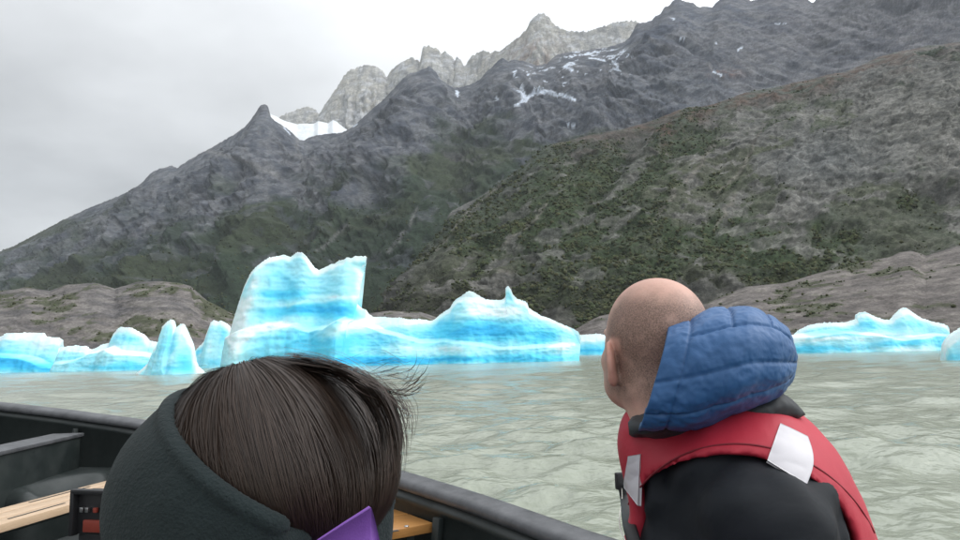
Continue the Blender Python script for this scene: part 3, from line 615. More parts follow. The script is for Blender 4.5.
berg('rounded white iceberg with knobbly top just right of the flat one', [(54, 370), (58, 356), (61, 349), (65, 347), (76, 346), (86, 346.5), (90, 350), (95, 349), (101, 345), (109, 343), (111, 339), (113, 334), (117, 330), (121, 327.5), (127, 328), (133, 328.3), (139, 332), (145, 336), (149, 341), (154, 342.5), (160, 342), (164, 346), (167, 356), (168, 371)],
    128.0, 6.0, 240, 70, 241, [(128, 338, 14, 4, .4), (135, 366, 22, 4.5, .6), (100, 368, 20, 3, .4), (75, 358, 14, 5, .2)], [(120, 350, 26, 8, .4), (85, 350, 18, 4, .3)], ledge=[(54, 362, 0), (80, 358, 2), (120, 346, 3), (150, 352, 2), (168, 360, 0)])
berg('small double-pointed pale blue iceberg nearest to the boat', [(138, 374), (144, 369), (149, 364), (151.5, 357), (154, 350), (158, 345), (160.5, 340), (161.5, 333), (162, 327), (165, 324), (168, 321.5), (171.5, 319.7), (174, 322), (175, 326), (175.5, 330), (178, 327), (181, 324.3), (183.5, 324), (186, 329), (188.5, 335), (191, 340), (193, 345), (194.5, 353), (195.5, 362), (199, 368), (206, 374)],
    80.0, 2.6, 220, 90, 251, [(185, 362, 8, 10, .45), (165, 345, 5, 18, .25, .5), (176, 368, 16, 4, .4), (172, 350, 3, 16, .3, .5)], [(168, 360, 3, 14, .35, .6), (182, 335, 4, 14, .4)])
berg('small white ragged iceberg tucked against the huge one', [(190, 368), (194, 358), (197, 350), (201, 346), (205, 341), (206.5, 335), (209, 329), (211, 323), (214, 320.3), (218, 322), (221, 321), (226, 323.5), (229, 326), (233, 333), (240, 345), (246, 368)],
    140.0, 4.0, 160, 60, 261, [(199, 352, 5, 4, .8), (222, 335, 5, 10, .3), (212, 362, 14, 4, .3)], [(210, 345, 8, 14, .3)])
berg('low white and blue iceberg under the hillside behind the blue hood', [(768, 355), (776, 345), (784, 339), (791, 335.5), (795, 335), (799, 331), (804, 328), (809, 325.6), (817, 324), (825, 323.5), (836, 323), (846, 322.8), (852, 321), (856, 319), (856, 315), (859, 313), (864, 312.4), (868, 314), (872, 316), (878, 318), (884.5, 320.4), (890, 320.2), (893, 316), (896, 313), (899.5, 310), (903, 308), (906, 308), (909, 309.2), (914, 312.5), (918, 315), (923, 318.5), (929, 321), (935, 323), (940, 324), (945.5, 325.8), (947.5, 330), (946, 336), (948, 343), (946, 353)],
    160.0, 6.0, 360, 80, 271, [(840, 331, 36, 4.0, .75, -.03), (868, 325, 8, 5, .4), (905, 342, 40, 3.5, .55, -.1), (915, 324, 14, 3, .3), (810, 349, 40, 4, .55), (855, 350, 40, 3, .4), (940, 346, 8, 6, .4)], [(830, 339, 40, 3, .5, -.05), (880, 333, 40, 4, .5, .08), (900, 349, 46, 3, .5), (905, 314, 10, 5, .3)],
    ledge=[(768, 340, 0), (800, 335, 4), (870, 331, 5), (910, 334, 3), (946, 340, 0)])
berg('pale iceberg cut off by the right edge of the view', [(944.6, 362), (944.8, 352), (946, 345), (949, 340), (953, 335), (957, 332), (961, 329), (967, 325), (976, 322), (988, 324), (999, 331), (1008, 342), (1014, 362)],
    58.0, 1.8, 140, 60, 281, [(956, 358, 16, 6, .3), (970, 345, 12, 10, .25)], [(955, 340, 10, 8, .3)])
berg('tiny flat iceberg far off beside the bald head', [(566, 356), (570, 345), (574, 338), (578, 335.5), (584, 335), (590, 334.6), (597, 334.2), (604, 335), (611, 338), (618, 346), (622, 356)],
    300.0, 6.0, 120, 40, 291, [(590, 351, 26, 3.2, 1.0), (590, 345, 20, 2.5, .3)], [(590, 340, 26, 3, .4)])

# ================================================================== HAZE
bx = np.array([[x, y, z] for x in (-9500, 9500) for y in (-300, 9800) for z in (-7.5, 2600.0)], float)
hz = mesh_obj('haze', bx, [(0, 1, 3, 2), (4, 6, 7, 5), (0, 4, 5, 1), (2, 3, 7, 6), (0, 2, 6, 4), (1, 5, 7, 3)], None, smooth=False)
hm = bpy.data.materials.new('haze_air'); hm.use_nodes = True
hm.node_tree.nodes.remove(hm.node_tree.nodes['Principled BSDF'])
pv = hm.node_tree.nodes.new('ShaderNodeVolumePrincipled'); pv.inputs['Color'].default_value = (0.86, 0.93, 1.0, 1); pv.inputs['Density'].default_value = 3.8e-5
hm.node_tree.links.new(pv.outputs[0], hm.node_tree.nodes['Material Output'].inputs['Volume'])
hz.data.materials.append(hm)
tag(hz, 'thin grey haze in the air over the lake', 'haze', kind='stuff')
# ================================================================== BOAT
def rbox(name, o, ax, size, mat, parent=None, bev=0.006, seg=2):
    """bevelled box: o = centre, ax = 3 unit axes, size = full lengths"""
    bm = bmesh.new(); bmesh.ops.create_cube(bm, size=1.0)
    for v in bm.verts: v.co = Vector((v.co.x * size[0], v.co.y * size[1], v.co.z * size[2]))
    if bev: bmesh.ops.bevel(bm, geom=bm.edges[:], offset=bev, segments=seg, affect='EDGES', profile=0.6)
    M = np.array(ax, float)
    for v in bm.verts: v.co = Vector(np.asarray(o) + np.array(v.co) @ M)
    bmesh.ops.recalc_face_normals(bm, faces=bm.faces)
    me = bpy.data.meshes.new(name); bm.to_mesh(me); bm.free()
    me.polygons.foreach_set('use_smooth', np.ones(len(me.polygons), bool)); me.set_sharp_from_angle(angle=math.radians(40))
    me.materials.append(mat); ob = bpy.data.objects.new(name, me); COL.objects.link(ob)
    if parent: adopt(ob, parent)
    return ob
def disc(name, c, n, r, h, mat, parent, seg=16):
    n = unit(n); t = unit(np.cross(n, [0.3, 0.2, 0.9] if abs(n[2]) < .9 else [1, 0, 0])); w = np.cross(n, t)
    ring = [c + r * k * (math.cos(a) * t + math.sin(a) * w) + n * z for k, z in ((1, 0), (1, h * .6), (.75, h)) for a in np.linspace(0, 2 * math.pi, seg, endpoint=False)]
    f = [tuple([k * seg + i, k * seg + (i + 1) % seg, (k + 1) * seg + (i + 1) % seg, (k + 1) * seg + i]) for k in (0, 1) for i in range(seg)] + [tuple(2 * seg + i for i in range(seg))]
    return adopt(mesh_obj(name, ring, f, mat), parent)

b = MatB('black_hull_paint')
b.setp(Base_Color=b.mix(b.rng(b.noise(3.0, 6, .65), .35, .7, 0, 1), (0.016, 0.022, 0.022), (0.034, 0.042, 0.040)), Roughness=b.rng(b.noise(5, 4), .3, .7, .32, .6))
b.bump(b.noise(40, 4), 0.25, 0.002); M_HULL = b.m
b = MatB('worn_gunwale_rubber')
b.setp(Base_Color=b.mix(b.rng(b.noise(7.0, 6, .7), .35, .7, 0, 1), (0.060, 0.063, 0.068), (0.125, 0.128, 0.136)), Roughness=b.rng(b.noise(9, 4), .3, .7, .28, .5))
b.bump(b.noise(60, 4), 0.3, 0.0015); M_GUN = b.m
M_DECK = simple('boat_deck_paint', (0.05, 0.055, 0.055), 0.6, 0.35, 5, 0.4, 90, 0.002)
b = MatB('varnished_plank')
gv = b.coord((1, 1, 1), 'Generated')
wv = b.n.new('ShaderNodeMapping'); wv.inputs['Scale'].default_value = (1.2, 16, 4); b.l.new(b.tc.outputs['Generated'], wv.inputs[0])
gr = b.noise(2.2, 6, .65, vec=wv.outputs[0], dist=.8)
b.setp(Base_Color=b.mix(gr, (0.30, 0.125, 0.032), (0.58, 0.30, 0.10)), Roughness=0.35); b.bump(gr, 0.25, 0.002); M_WOOD = b.m
b = MatB('pale_plank')
wv = b.n.new('ShaderNodeMapping'); wv.inputs['Scale'].default_value = (1.2, 16, 4); b.l.new(b.tc.outputs['Generated'], wv.inputs[0])
gr = b.noise(2.2, 6, .65, vec=wv.outputs[0], dist=.8)
b.setp(Base_Color=b.mix(gr, (0.44, 0.29, 0.17), (0.70, 0.53, 0.37)), Roughness=0.4); b.bump(gr, 0.25, 0.002); M_WOOD2 = b.m
M_METAL = simple('screw_steel', (0.55, 0.55, 0.55), 0.3, 0.1, 30, Metallic=1.0)
M_SLOT = simple('groove_dark', (0.05, 0.045, 0.04), 0.7)

boat = empty('boat', (-2.0, 2.4, 0.0))
tag(boat, 'open black boat with raised gunwale and wooden benches that carries both people', 'boat')
O2 = np.array([0.5, 2.7]); BA = unit([-0.7, 0.714]); BQ = np.array([-BA[1], BA[0]]) * 1.0
if BQ[1] > 0: BQ = -BQ
IN = np.array([(-6.5, .80, .74), (-4.5, .50, .74), (-2.4, .22, .75), (-1.0, .08, .765), (0, 0.0, .78), (0.9, -.17, .815), (1.81, -.27, .85), (3.2, -.19, .92), (4.86, .10, 1.0), (5.8, .42, 1.065), (6.55, .80, 1.13), (7.3, 1.18, 1.19), (7.9, 1.38, 1.24), (8.2, 1.46, 1.26)])
CEN = 1.5
ss = np.linspace(-6.5, 8.2, 150)
def smooth_tab(k):
    y = np.interp(ss, IN[:, 0], IN[:, k])
    kk = np.array([1, 2, 3, 4, 3, 2, 1.]); kk /= kk.sum()
    return np.convolve(np.pad(y, 3, mode='reflect', reflect_type='odd'), kk, 'valid')
hb = CEN - smooth_tab(1); zg = smooth_tab(2)
def bpt(s, off, z, side):
    """boat coordinates -> world; off measured from the centre line"""
    i = CEN - off if side > 0 else CEN + off
    xy = O2 + s[:, None] * BA + i[:, None] * BQ
    return np.stack([xy[:, 0], xy[:, 1], np.broadcast_to(z, s.shape)], 1)
FLOOR = 0.25
for nm in ('hull', 'gunwale', 'floor'):
    vs_, fs_, n0 = [], [], 0
    for side in (1, -1):
        h = np.maximum(hb, 0.01)
        if nm == 'hull':
            rows = [(0 * h, -0.5), (0.55 * h, -0.42), (np.maximum(h - .22, 0), -0.1), (np.maximum(h - .07, 0), 0.35), (np.maximum(h - .015, 0), zg - 0.05), (np.maximum(h - .015, 0), zg - .02), (np.maximum(h - .10, 0), zg - .02),
                    (np.maximum(h - .105, 0), zg - .06), (np.maximum(h - .125, 0), zg - .07), (np.maximum(h - .125, 0), zg - .10), (np.maximum(h - .112, 0), zg - .11), (np.maximum(h - .15, 0), FLOOR + .3 * (zg - FLOOR)), (np.maximum(h - .2, 0), FLOOR + .02), (np.maximum(h - .28, 0), FLOOR - .01)]
        elif nm == 'gunwale':
            w_, t_ = 0.13, 0.056
            rows = []
            for a in np.linspace(0, 2 * math.pi, 17):
                ca, sa = math.cos(a), math.sin(a)
                ex = math.copysign(abs(ca) ** .55, ca); ey = math.copysign(abs(sa) ** .55, sa)
                rows.append((np.maximum(h - w_ / 2 + ex * w_ / 2, 0), zg + ey * t_ / 2 - .012 + 0.012 * math.cos(a)))
        else:
            rows = [(0 * h, FLOOR), (np.maximum(h - .215, 0), FLOOR)]
        P = np.stack([bpt(ss, r[0], r[1], side) for r in rows], 1)
        V = P.reshape(-1, 3); F = grid_faces(len(ss), len(rows))
        if nm == 'gunwale':
            adopt(mesh_obj('gunwale', V, F if side > 0 else F[:, ::-1], M_GUN), boat); continue
        vs_.append(V); fs_.append((F if side > 0 else F[:, ::-1]) + n0); n0 += len(V)
        if nm == 'hull':                                             # transom
            m = len(rows); ring = [n0 - len(V) + k for k in range(m)]
            tr = np.concatenate([[V[0]], V[:5]])
    if nm != 'gunwale':
        adopt(mesh_obj(nm, np.concatenate(vs_), np.concatenate(fs_), M_HULL if nm == 'hull' else M_DECK), boat)
s0 = np.array([-6.45]); h0 = hb[:1]
tr = [bpt(s0, h0 * f, z, sd)[0] for sd, f, z in ((1, 0.0, -.5), (1, .8, -.3), (1, .97, .3), (1, .99, .72), (-1, .99, .72), (-1, .97, .3), (-1, .8, -.3))]
tr2 = [p + np.append(BA * 0.05, 0) for p in tr]; n = len(tr)
adopt(mesh_obj('transom', tr + tr2, [tuple(range(n)), tuple(range(2 * n - 1, n - 1, -1))] + [(i, n + i, n + (i + 1) % n, (i + 1) % n) for i in range(n)], M_HULL, smooth=False), boat)
for s in (1.1, 2.6, 4.0, 5.4):                                       # ribs on the inner side
    i = np.argmin(abs(ss - s)); sv = np.array([s])
    a = bpt(sv, hb[i:i + 1] - .135, zg[i] - .11, 1)[0]; c_ = bpt(sv, hb[i:i + 1] - .195, FLOOR + .01, 1)[0]
    up = unit(a - c_); ba3 = np.append(BA, 0); rbox('rib', (a + c_) / 2, (ba3, unit(np.cross(up, ba3)), up), (.05, .035, np.linalg.norm(a - c_)), M_HULL, boat, .008)

def bench(end_a, end_b, direc, length, z, nplank, mat, th=0.045):
    """planked bench fixed in the boat: end_a-end_b is one end edge of the seat, direc its long direction"""
    wd = unit(end_b - end_a); L = np.linalg.norm(end_b - end_a); pw = L / nplank; d = np.asarray(direc)
    bm_v, bm_f = [], []
    for t in (0.12, length - 0.12):                                  # dark trestles carry the planks
        for w_ in (0.06, L - 0.06):
            c = end_a + d * t + wd * w_; q = len(bm_v)
            for zz_ in (FLOOR, z - th):
                for x, y in ((-.025, -.025), (.025, -.025), (.025, .025), (-.025, .025)): bm_v.append((c[0] + d[0] * x + wd[0] * y, c[1] + d[1] * x + wd[1] * y, zz_))
            bm_f += [(q, q + 1, q + 5, q + 4), (q + 1, q + 2, q + 6, q + 5), (q + 2, q + 3, q + 7, q + 6), (q + 3, q, q + 4, q + 7), (q + 4, q + 5, q + 6, q + 7), (q + 3, q + 2, q + 1, q)]
        q = len(bm_v)
        for zz_ in (z - th - .06, z - th - .002):
            for x, y in ((-.02, .02), (.02, .02), (.02, L - .02), (-.02, L - .02)):
                c = end_a + d * (t + x) + wd * y; bm_v.append((c[0], c[1], zz_))
        bm_f += [(q, q + 1, q + 5, q + 4), (q + 1, q + 2, q + 6, q + 5), (q + 2, q + 3, q + 7, q + 6), (q + 3, q, q + 4, q + 7), (q + 4, q + 5, q + 6, q + 7), (q + 3, q + 2, q + 1, q)]
    q = len(bm_v)
    for zz_ in (z - th - .055, z - th - .008):                       # stringer joins the trestles
        for x, y in ((.1, -.02), (length - .1, -.02), (length - .1, .02), (.1, .02)):
            c = end_a + d * x + wd * (L / 2 + y); bm_v.append((c[0], c[1], zz_))
    bm_f += [(q, q + 1, q + 5, q + 4), (q + 1, q + 2, q + 6, q + 5), (q + 2, q + 3, q + 7, q + 6), (q + 3, q, q + 4, q + 7), (q + 4, q + 5, q + 6, q + 7), (q + 3, q + 2, q + 1, q)]
    e = adopt(mesh_obj('bench', bm_v, bm_f, M_HULL, smooth=False), boat)
    for k in range(nplank):
        c = end_a + wd * pw * (k + .5) + d * length / 2; c = np.array([c[0], c[1], z - th / 2])
        rbox('plank', c, (d, wd, (0, 0, 1)), (length, pw - .007, th), mat, e, .006)
    return e, wd, L
SEAT = 0.68
# varnished bench whose end shows behind the woman's hair
ea, eb = G(387, 505.5, SEAT), G(434, 523, SEAT)
dr = unit(np.cross([0, 0, 1], unit(eb - ea))); dr = dr if dr[1] < 0 else -dr
be, wd, L = bench(ea, eb, dr, 1.25, SEAT, 2, M_WOOD)
for (x, y) in ((376.5, 516), (406.5, 526.5)): disc('screw', G(x, y, SEAT + .001), (0, 0, 1), .011, .005, M_METAL, be)
c = G(386, 532.5, SEAT + .001); rbox('slot', c, (dr, wd, (0, 0, 1)), (.13, .022, .003), M_SLOT, be, .001)
# pale bench on the left
pa, pb = G(0, 508, SEAT), G(110, 479.5, SEAT); dl = unit(pb - pa)
wl_ = unit(np.cross(dl, [0, 0, 1])); wl_ = wl_ if wl_[0] > 0 else -wl_
st_ = pa - dl * 0.55
be2, wd2, L2 = bench(st_, st_ + wl_ * .36, dl, 2.0, SEAT, 3, M_WOOD2)
for k, (t, ln) in enumerate(((0.95, .5), (1.55, .35), (0.5, .4))):
    rbox('slot', st_ + dl * t + wl_ * (.055 + .12 * k) + np.array([0, 0, .001]), (dl, wl_, (0, 0, 1)), (ln, .014, .003), M_SLOT, be2, .001)
# bow locker and moulded hump
k1, k2 = G(54, 435.5, .90), G(0, 447, .90); dk = unit(k2 - k1); nk = unit(np.cross([0, 0, 1], dk)); nk = nk if nk[1] > 0 else -nk
lk = rbox('bow_locker', k1 + dk * .9 + nk * .11 + np.array([0, 0, -.30]), (dk, nk, (0, 0, 1)), (1.8, .22, .60), M_HULL, boat, .02, 3)
rbox('locker_lid', k1 + dk * .9 + nk * .11 + np.array([0, 0, .0]), (dk, nk, (0, 0, 1)), (1.83, .26, .03), M_GUN, lk, .01)
hc = G(58, 486, .56)
def hump(P):
    q = P - hc; R = np.array([[*dl], [*wl_], [0, 0, 1]]); q = q @ R.T
    d = np.linalg.norm(np.maximum(np.abs(q - np.array([0, -.1, -.22])) - np.array([.45, .26, .16]), 0), axis=1) - .13
    d = smax(d, -s_ell(q, (-.15, .25, .06), (.32, .22, .10)), .06)
    return d
V, F = sdf_mesh(hump, hc - np.array([.8, .8, .55]), hc + np.array([.8, .8, .25]), .025)
adopt(mesh_obj('moulded_cover', vsmooth(V, F, 2), F, M_HULL), boat)

# small black battery box with a red face, on the bench end by the fleece headband
M_RED = simple('battery_red', (0.24, 0.04, 0.025), 0.45, 0.25, 40)
M_BLK = simple('black_plastic', (0.018, 0.018, 0.02), 0.4, 0.3, 20)
bb = empty('battery_box', G(88, 536, SEAT - .12)); tag(bb, 'small black box with red front beside the pale bench', 'box')
cb = W(91, 514, 3.35); fx, fy = unit([1, -.25, 0]), unit([.25, 1, 0])
def part(nm, off, size, mat, par=bb, bev=.006): return rbox(nm, cb + off[0] * fx + off[1] * fy + np.array([0, 0, off[2]]), (fx, fy, (0, 0, 1)), size, mat, par, bev)
body = part('case', (0, .06, 0), (.19, .10, .19), M_BLK)
part('handle', (0, .0, .10), (.21, .04, .022), M_BLK); part('side_bar', (-.095, .0, 0), (.022, .04, .20), M_BLK); part('side_bar', (.095, .0, 0), (.022, .04, .20), M_BLK)
fp = part('front_panel', (.02, .004, -.055), (.12, .02, .055), M_RED)
M_WH = simple('white_print', (.75, .75, .72), .5)
for x in (-.05, -.02, .025): part('terminal', (x, .0, .018), (.02, .016, .022), M_RED if x > 0 else M_METAL, fp, .003)
part('stand', (0, .06, -.19), (.16, .09, .19), M_BLK)
# ================================================================== PEOPLE
def frame(yaw_deg, pitch=0.0, tilt=0.0):
    """axes forward, left, up; yaw 0 looks along +Y, positive turns to the left"""
    y = math.radians(yaw_deg); f = np.array([-math.sin(y), math.cos(y), 0]); l = np.array([-math.cos(y), -math.sin(y), 0]); u = np.array([0, 0, 1.0])
    p = math.radians(pitch); f, u = f * math.cos(p) + u * math.sin(p), u * math.cos(p) - f * math.sin(p)
    t = math.radians(tilt); l, u = l * math.cos(t) + u * math.sin(t), u * math.cos(t) - l * math.sin(t)
    return np.stack([f, l, u])
def head_sdf(q, sc=1.0):
    """q in head axes (forward, left, up), metres, centre between the ears"""
    q = q / sc; m = q.copy(); m[:, 1] = np.abs(m[:, 1])
    d = s_ell(q, (-.014, 0, .028), (.100, .079, .091))
    d = smin(d, s_ell(q, (.030, 0, -.032), (.066, .063, .082)), .03)
    d = smin(d, s_ell(m, (.035, .030, -.075), (.045, .026, .028)), .03)     # jaw
    d = smin(d, s_ell(q, (.072, 0, -.097), (.022, .026, .018)), .02)        # chin
    d = smin(d, s_ell(m, (.068, .034, -.030), (.024, .022, .018)), .02)     # cheek
    d = smin(d, s_ell(m, (.082, .024, .020), (.014, .026, .010)), .015)     # brow
    d = smax(d, -s_ell(m, (.099, .030, -.002), (.018, .017, .011)), .012)   # eye socket
    d = smin(d, s_ell(m, (.083, .030, -.002), (.012, .013, .011)), .002)    # eyeball
    d = smin(d, s_cap(q, (.094, 0, .008), (.112, 0, -.030), .008, .011), .012)
    d = smin(d, s_ell(m, (.103, .011, -.034), (.010, .008, .008)), .008)
    d = smin(d, s_ell(q, (.092, 0, -.060), (.010, .022, .005)), .006); d = smin(d, s_ell(q, (.090, 0, -.071), (.010, .018, .006)), .006)
    # ear: tilted dish with a rim and lobe
    a = math.radians(-14); R = np.array([[math.cos(a), 0, math.sin(a)], [0, 1, 0], [-math.sin(a), 0, math.cos(a)]])
    e = (m - np.array([-.002, .080, -.030])) @ R.T; b_ = math.radians(32)
    e = e @ np.array([[math.cos(b_), math.sin(b_), 0], [-math.sin(b_), math.cos(b_), 0], [0, 0, 1]])
    ear = s_ell(e, (0, 0, .004), (.021, .0085, .036)); ear = smin(ear, s_ell(e, (.003, -.001, -.026), (.011, .006, .012)), .008)
    ear = smax(ear, -s_ell(e, (.002, .009, .006), (.014, .0085, .027)), .004)
    d = smin(d, ear, .006)
    d = smin(d, s_cap(q, (-.030, 0, -.050), (-.048, 0, -.11), .056, .058), .03)
    return d * sc
def hand_sdf(P, c, R, sc=1.0, curl=0.5):
    """palm + five unequal bent fingers; axes: along fingers, across to the thumb side, back of the hand"""
    q = (P - c) @ R.T / sc
    d = s_ell(q, (.0, 0, 0), (.052, .042, .017))
    for k, (y, L) in enumerate(((.030, .070), (.010, .078), (-.011, .073), (-.031, .058))):
        p0 = np.array([.038, y, 0]); p1 = p0 + np.array([L * .45, y * .1, -.010 * curl]); p2 = p1 + np.array([L * .28 * (1 - .4 * curl), 0, -L * .28 * curl]); p3 = p2 + np.array([L * .22 * (1 - .9 * curl), 0, -L * .25 * curl])
        f = np.minimum(np.minimum(s_cap(q, p0, p1, .0095, .0088), s_cap(q, p1, p2, .0088, .008)), s_cap(q, p2, p3, .008, .0068)); d = smin(d, f, .006)
    t = np.minimum(s_cap(q, (-.02, .03, -.004), (.012, .058, -.014), .013, .011), s_cap(q, (.012, .058, -.014), (.042, .060, -.022), .011, .008))
    d = smin(d, t, .010)
    return d * sc

# skin with razor stubble and pink patches
b = MatB('skin')
n1 = b.noise(22, 5, .6); n2 = b.noise(420, 3, .6)
base = b.mix(b.rng(n1, .3, .7, 0, 1), (0.60, 0.36, 0.285), (0.66, 0.43, 0.345))
base = b.mix(b.attr('Pink', 'Fac'), base, (0.62, 0.26, 0.20))
stub = b.math('MULTIPLY', b.attr('Stubble', 'Fac'), b.rng(n2, .35, .65, .55, 1.0))
base = b.mix(stub, base, (0.10, 0.066, 0.050))
b.setp(Base_Color=base, Roughness=b.rng(n1, .3, .7, .50, .65), Subsurface_Weight=0.12, Subsurface_Radius=(.01, .004, .002), Subsurface_Scale=0.6)
nbs = b.bump(b.noise(70, 5, .65), .35, .0018); b.bump(n2, 0.35, 0.0006, nbs); M_SKIN = b.m

def fabric(name, col, rough=0.75, var=0.18, weave=900, wr=14, wd=0.004, ws=0.5, sheen=0.0):
    b = MatB(name); c = np.asarray(col, float)
    b.setp(Base_Color=b.mix(b.noise(9, 5), tuple(c * (1 - var)), tuple(np.minimum(c * (1 + var), .95))), Roughness=rough)
    n = b.bump(b.noise(wr, 4, .55, dist=.6), ws, wd); b.bump(b.noise(weave, 2), 0.3, 0.0004, n)
    if sheen: b.setp(Sheen_Weight=sheen)
    return b.m
M_JACKET = fabric('black_jacket_cloth', (0.0085, 0.011, 0.015), .72, .25, 900, 6, .012, .5); M_JACKET.node_tree.nodes['Principled BSDF'].inputs['Specular IOR Level'].default_value = .3
M_VEST = fabric('red_vest_cloth', (0.46, 0.022, 0.045), .6, .16, 1200, 9, .006, .5)
M_PATCH = fabric('reflective_patch', (0.62, 0.60, 0.63), .45, .06, 700, 10, .003, .4)
M_HOOD = fabric('blue_quilted_nylon', (0.028, 0.108, 0.27), .5, .12, 1400, 22, .005, .55)
M_COLLAR = fabric('black_collar_cloth', (0.026, 0.030, 0.034), .6, .25, 900, 12, .006, .5)
M_STRAP = simple('black_webbing', (0.02, 0.02, 0.022), .6, .2, 60, .4, 500, .0006)
M_CORD = simple('white_cord', (.7, .68, .62), .7)
M_TROUS = fabric('dark_trousers', (0.03, 0.033, 0.04), .8)

# ---------------------------------------------------------------- man in the life vest
man = empty('person', (0.52, 1.22, SEAT))
tag(man, 'bald person in a red life vest with blue hood, looking out over the lake', 'person')
HR = frame(18, 5, 2); HC = W(652, 347, 1.25)
BR = frame(78)                                                       # torso faces left
F3, L3 = BR[0], BR[1]
seat_p = np.array([0.54, 1.24, SEAT + .12]); chest = np.array([0.43, 1.215, 1.13]); nb = W(675, 432, 1.245); neck0 = HC + HR.T @ np.array([-.035, 0, -.07])
sh = chest + np.array([0, 0, .14])
Ls, Rs = sh + L3 * .190 - F3 * .01 - np.array([0, 0, .035]), sh - L3 * .190 - F3 * .01 - np.array([0, 0, .035])
Le, Re = Ls + L3 * .05 + F3 * .03 + np.array([0, 0, -.30]), Rs - L3 * .05 + F3 * .03 + np.array([0, 0, -.30])
Lh, Rh = Le + F3 * .25 - L3 * .10 + np.array([0, 0, -.04]), Re + F3 * .25 + L3 * .10 + np.array([0, 0, -.04])
def man_skin(P):
    d = head_sdf((P - HC) @ HR.T, 1.03)
    d = smin(d, s_cap(P, neck0, nb + np.array([0, 0, -.01]), .054, .050), .03)
    return d
V, F = sdf_mesh(man_skin, HC - np.array([.17, .17, .25]), HC + np.array([.17, .17, .16]), .0038)
V = vsmooth(V, F, 1, .4); q = (V - HC) @ HR.T
nn = fbm(V * 30, 3, 5)
stub = sstep(.055, -.01, q[:, 0] + .25 * (q[:, 2] - .03) + .02 * nn) * sstep(.115, .055, q[:, 2] + .02 * nn + .25 * np.maximum(q[:, 0], 0)) * sstep(-.115, -.06, q[:, 2] + .4 * q[:, 0] * 0)
stub *= (.75 + .5 * nn)
stub = np.clip(stub * 1.4 + .16 * sstep(.07, -.02, q[:, 0]) * sstep(-.03, .03, q[:, 2]), 0, 1)
stub *= 1 - .95 * sstep(.016, .006, np.abs(np.abs(q[:, 1]) - .088)) * sstep(.05, .04, np.abs(q[:, 2] + .030)) * sstep(.03, .02, np.abs(q[:, 0] + .0))
pink = .55 * np.exp(-((np.abs(q[:, 1]) - .088) / .012) ** 2) * (np.abs(q[:, 2] + .03) < .05) * (np.abs(q[:, 0]) < .035) + .22 * sstep(.06, .12, q[:, 2]) + .2 * sstep(-.06, -.1, q[:, 2])
adopt(mesh_obj('body', V, F, M_SKIN, attrs={'Stubble': .85 * stub, 'Pink': np.clip(pink, 0, 1)}), man)
for hc_, el in ((Lh, Le), (Rh, Re)):
    ax = unit(hc_ - el); up = np.array([0, 0, 1.0]); ac = unit(np.cross(up, ax)) * (1 if hc_ is Rh else -1); up = np.cross(ax, ac) * (1 if hc_ is Rh else -1)
    R = np.stack([ax, ac, np.array([0, 0, 1]) - 0 * up]); c0 = hc_ + ax * .05
    fn = lambda P, c0=c0, R=R, hc_=hc_, ax=ax: smin(hand_sdf(P, c0, R), s_cap(P, hc_ - ax * .06, hc_ + ax * .02, .028, .026), .02)
    V, F = sdf_mesh(fn, c0 - .15, c0 + .15, .005)
    adopt(mesh_obj('hand', V, F, M_SKIN, attrs={'Stubble': np.zeros(len(V)), 'Pink': np.full(len(V), .2)}), man)
def loc(P, c): return (P - c) @ BR.T
def torso(P, g=0.0):
    q = loc(P, chest)
    d = s_ell(q, (-.005, 0, .0), (.165 + g, .200 + g, .26 + g))
    d = smin(d, s_cap(P, seat_p - np.array([0, 0, .02]), chest - np.array([0, 0, .1]), .17 + g, .17 + g), .08)
    d = smin(d, s_cap(P, sh + L3 * .11, sh - L3 * .11, .082 + g, .082 + g), .07)
    d = smin(d, s_cap(P, sh, nb + np.array([0, 0, -.02]), .085 + g, .068 + g), .05)
    return d
def arm(P, s, e, h):
    return smin(s_cap(P, s, e, .090, .072), s_cap(P, e, h, .070, .046), .04)
def jacket(P):
    d = smin(torso(P), np.minimum(arm(P, Ls, Le, Lh), arm(P, Rs, Re, Rh)), .045)
    d = smin(d, s_ell(P, W(653, 487, 1.19), (.014, .03, .035)), .004)
    fold = .0035 * ridged(np.stack([loc(P, chest)[:, 0] * 7 + P[:, 2] * 3, loc(P, chest)[:, 1] * 4, P[:, 2] * 9], 1), 2, 8) + .010 * perlin(P * np.array([9, 9, 14]) + .8 * np.sin(P[:, [2, 0, 1]] * 12), 4)
    return d + np.clip(fold * 2.1, -.006, .012) - .012
V, F = sdf_mesh(jacket, (.02, .75, SEAT - .02), (.92, 1.68, 1.48), .010)
adopt(mesh_obj('jacket', vsmooth(V, F, 2), F, M_JACKET), man)
def trousers(P):
    d = s_ell(P, seat_p + np.array([0, 0, -.02]), (.19, .20, .14))
    for s in (1, -1):
        hip = seat_p + L3 * .09 * s; knee = hip + F3 * .42 + L3 * .05 * s + np.array([0, 0, -.02]); foot = np.array([knee[0], knee[1], FLOOR + .07]) + F3 * .03
        d = smin(d, s_cap(P, hip, knee, .092, .068), .04); d = smin(d, s_cap(P, knee, foot, .068, .05), .03)
    return d
V, F = sdf_mesh(trousers, (-.2, .85, FLOOR), (.82, 1.65, 1.0), .016)
adopt(mesh_obj('trousers', vsmooth(V, F, 2), F, M_TROUS), man)
for s in (1, -1):
    hip = seat_p + L3 * .09 * s; ft = hip + F3 * .47 + L3 * .05 * s; ft[2] = FLOOR + .055
    fn = lambda P, ft=ft: smin(s_ell(P @ BR.T, BR @ (ft + F3 * .07), (.12, .047, .045)), s_cap(P, ft, ft + np.array([0, 0, .10]), .052), .03)
    V, F = sdf_mesh(fn, ft - np.array([.28, .2, .06]), ft + np.array([.2, .2, .2]), .012)
    adopt(mesh_obj('boot', V, F, M_STRAP), man)
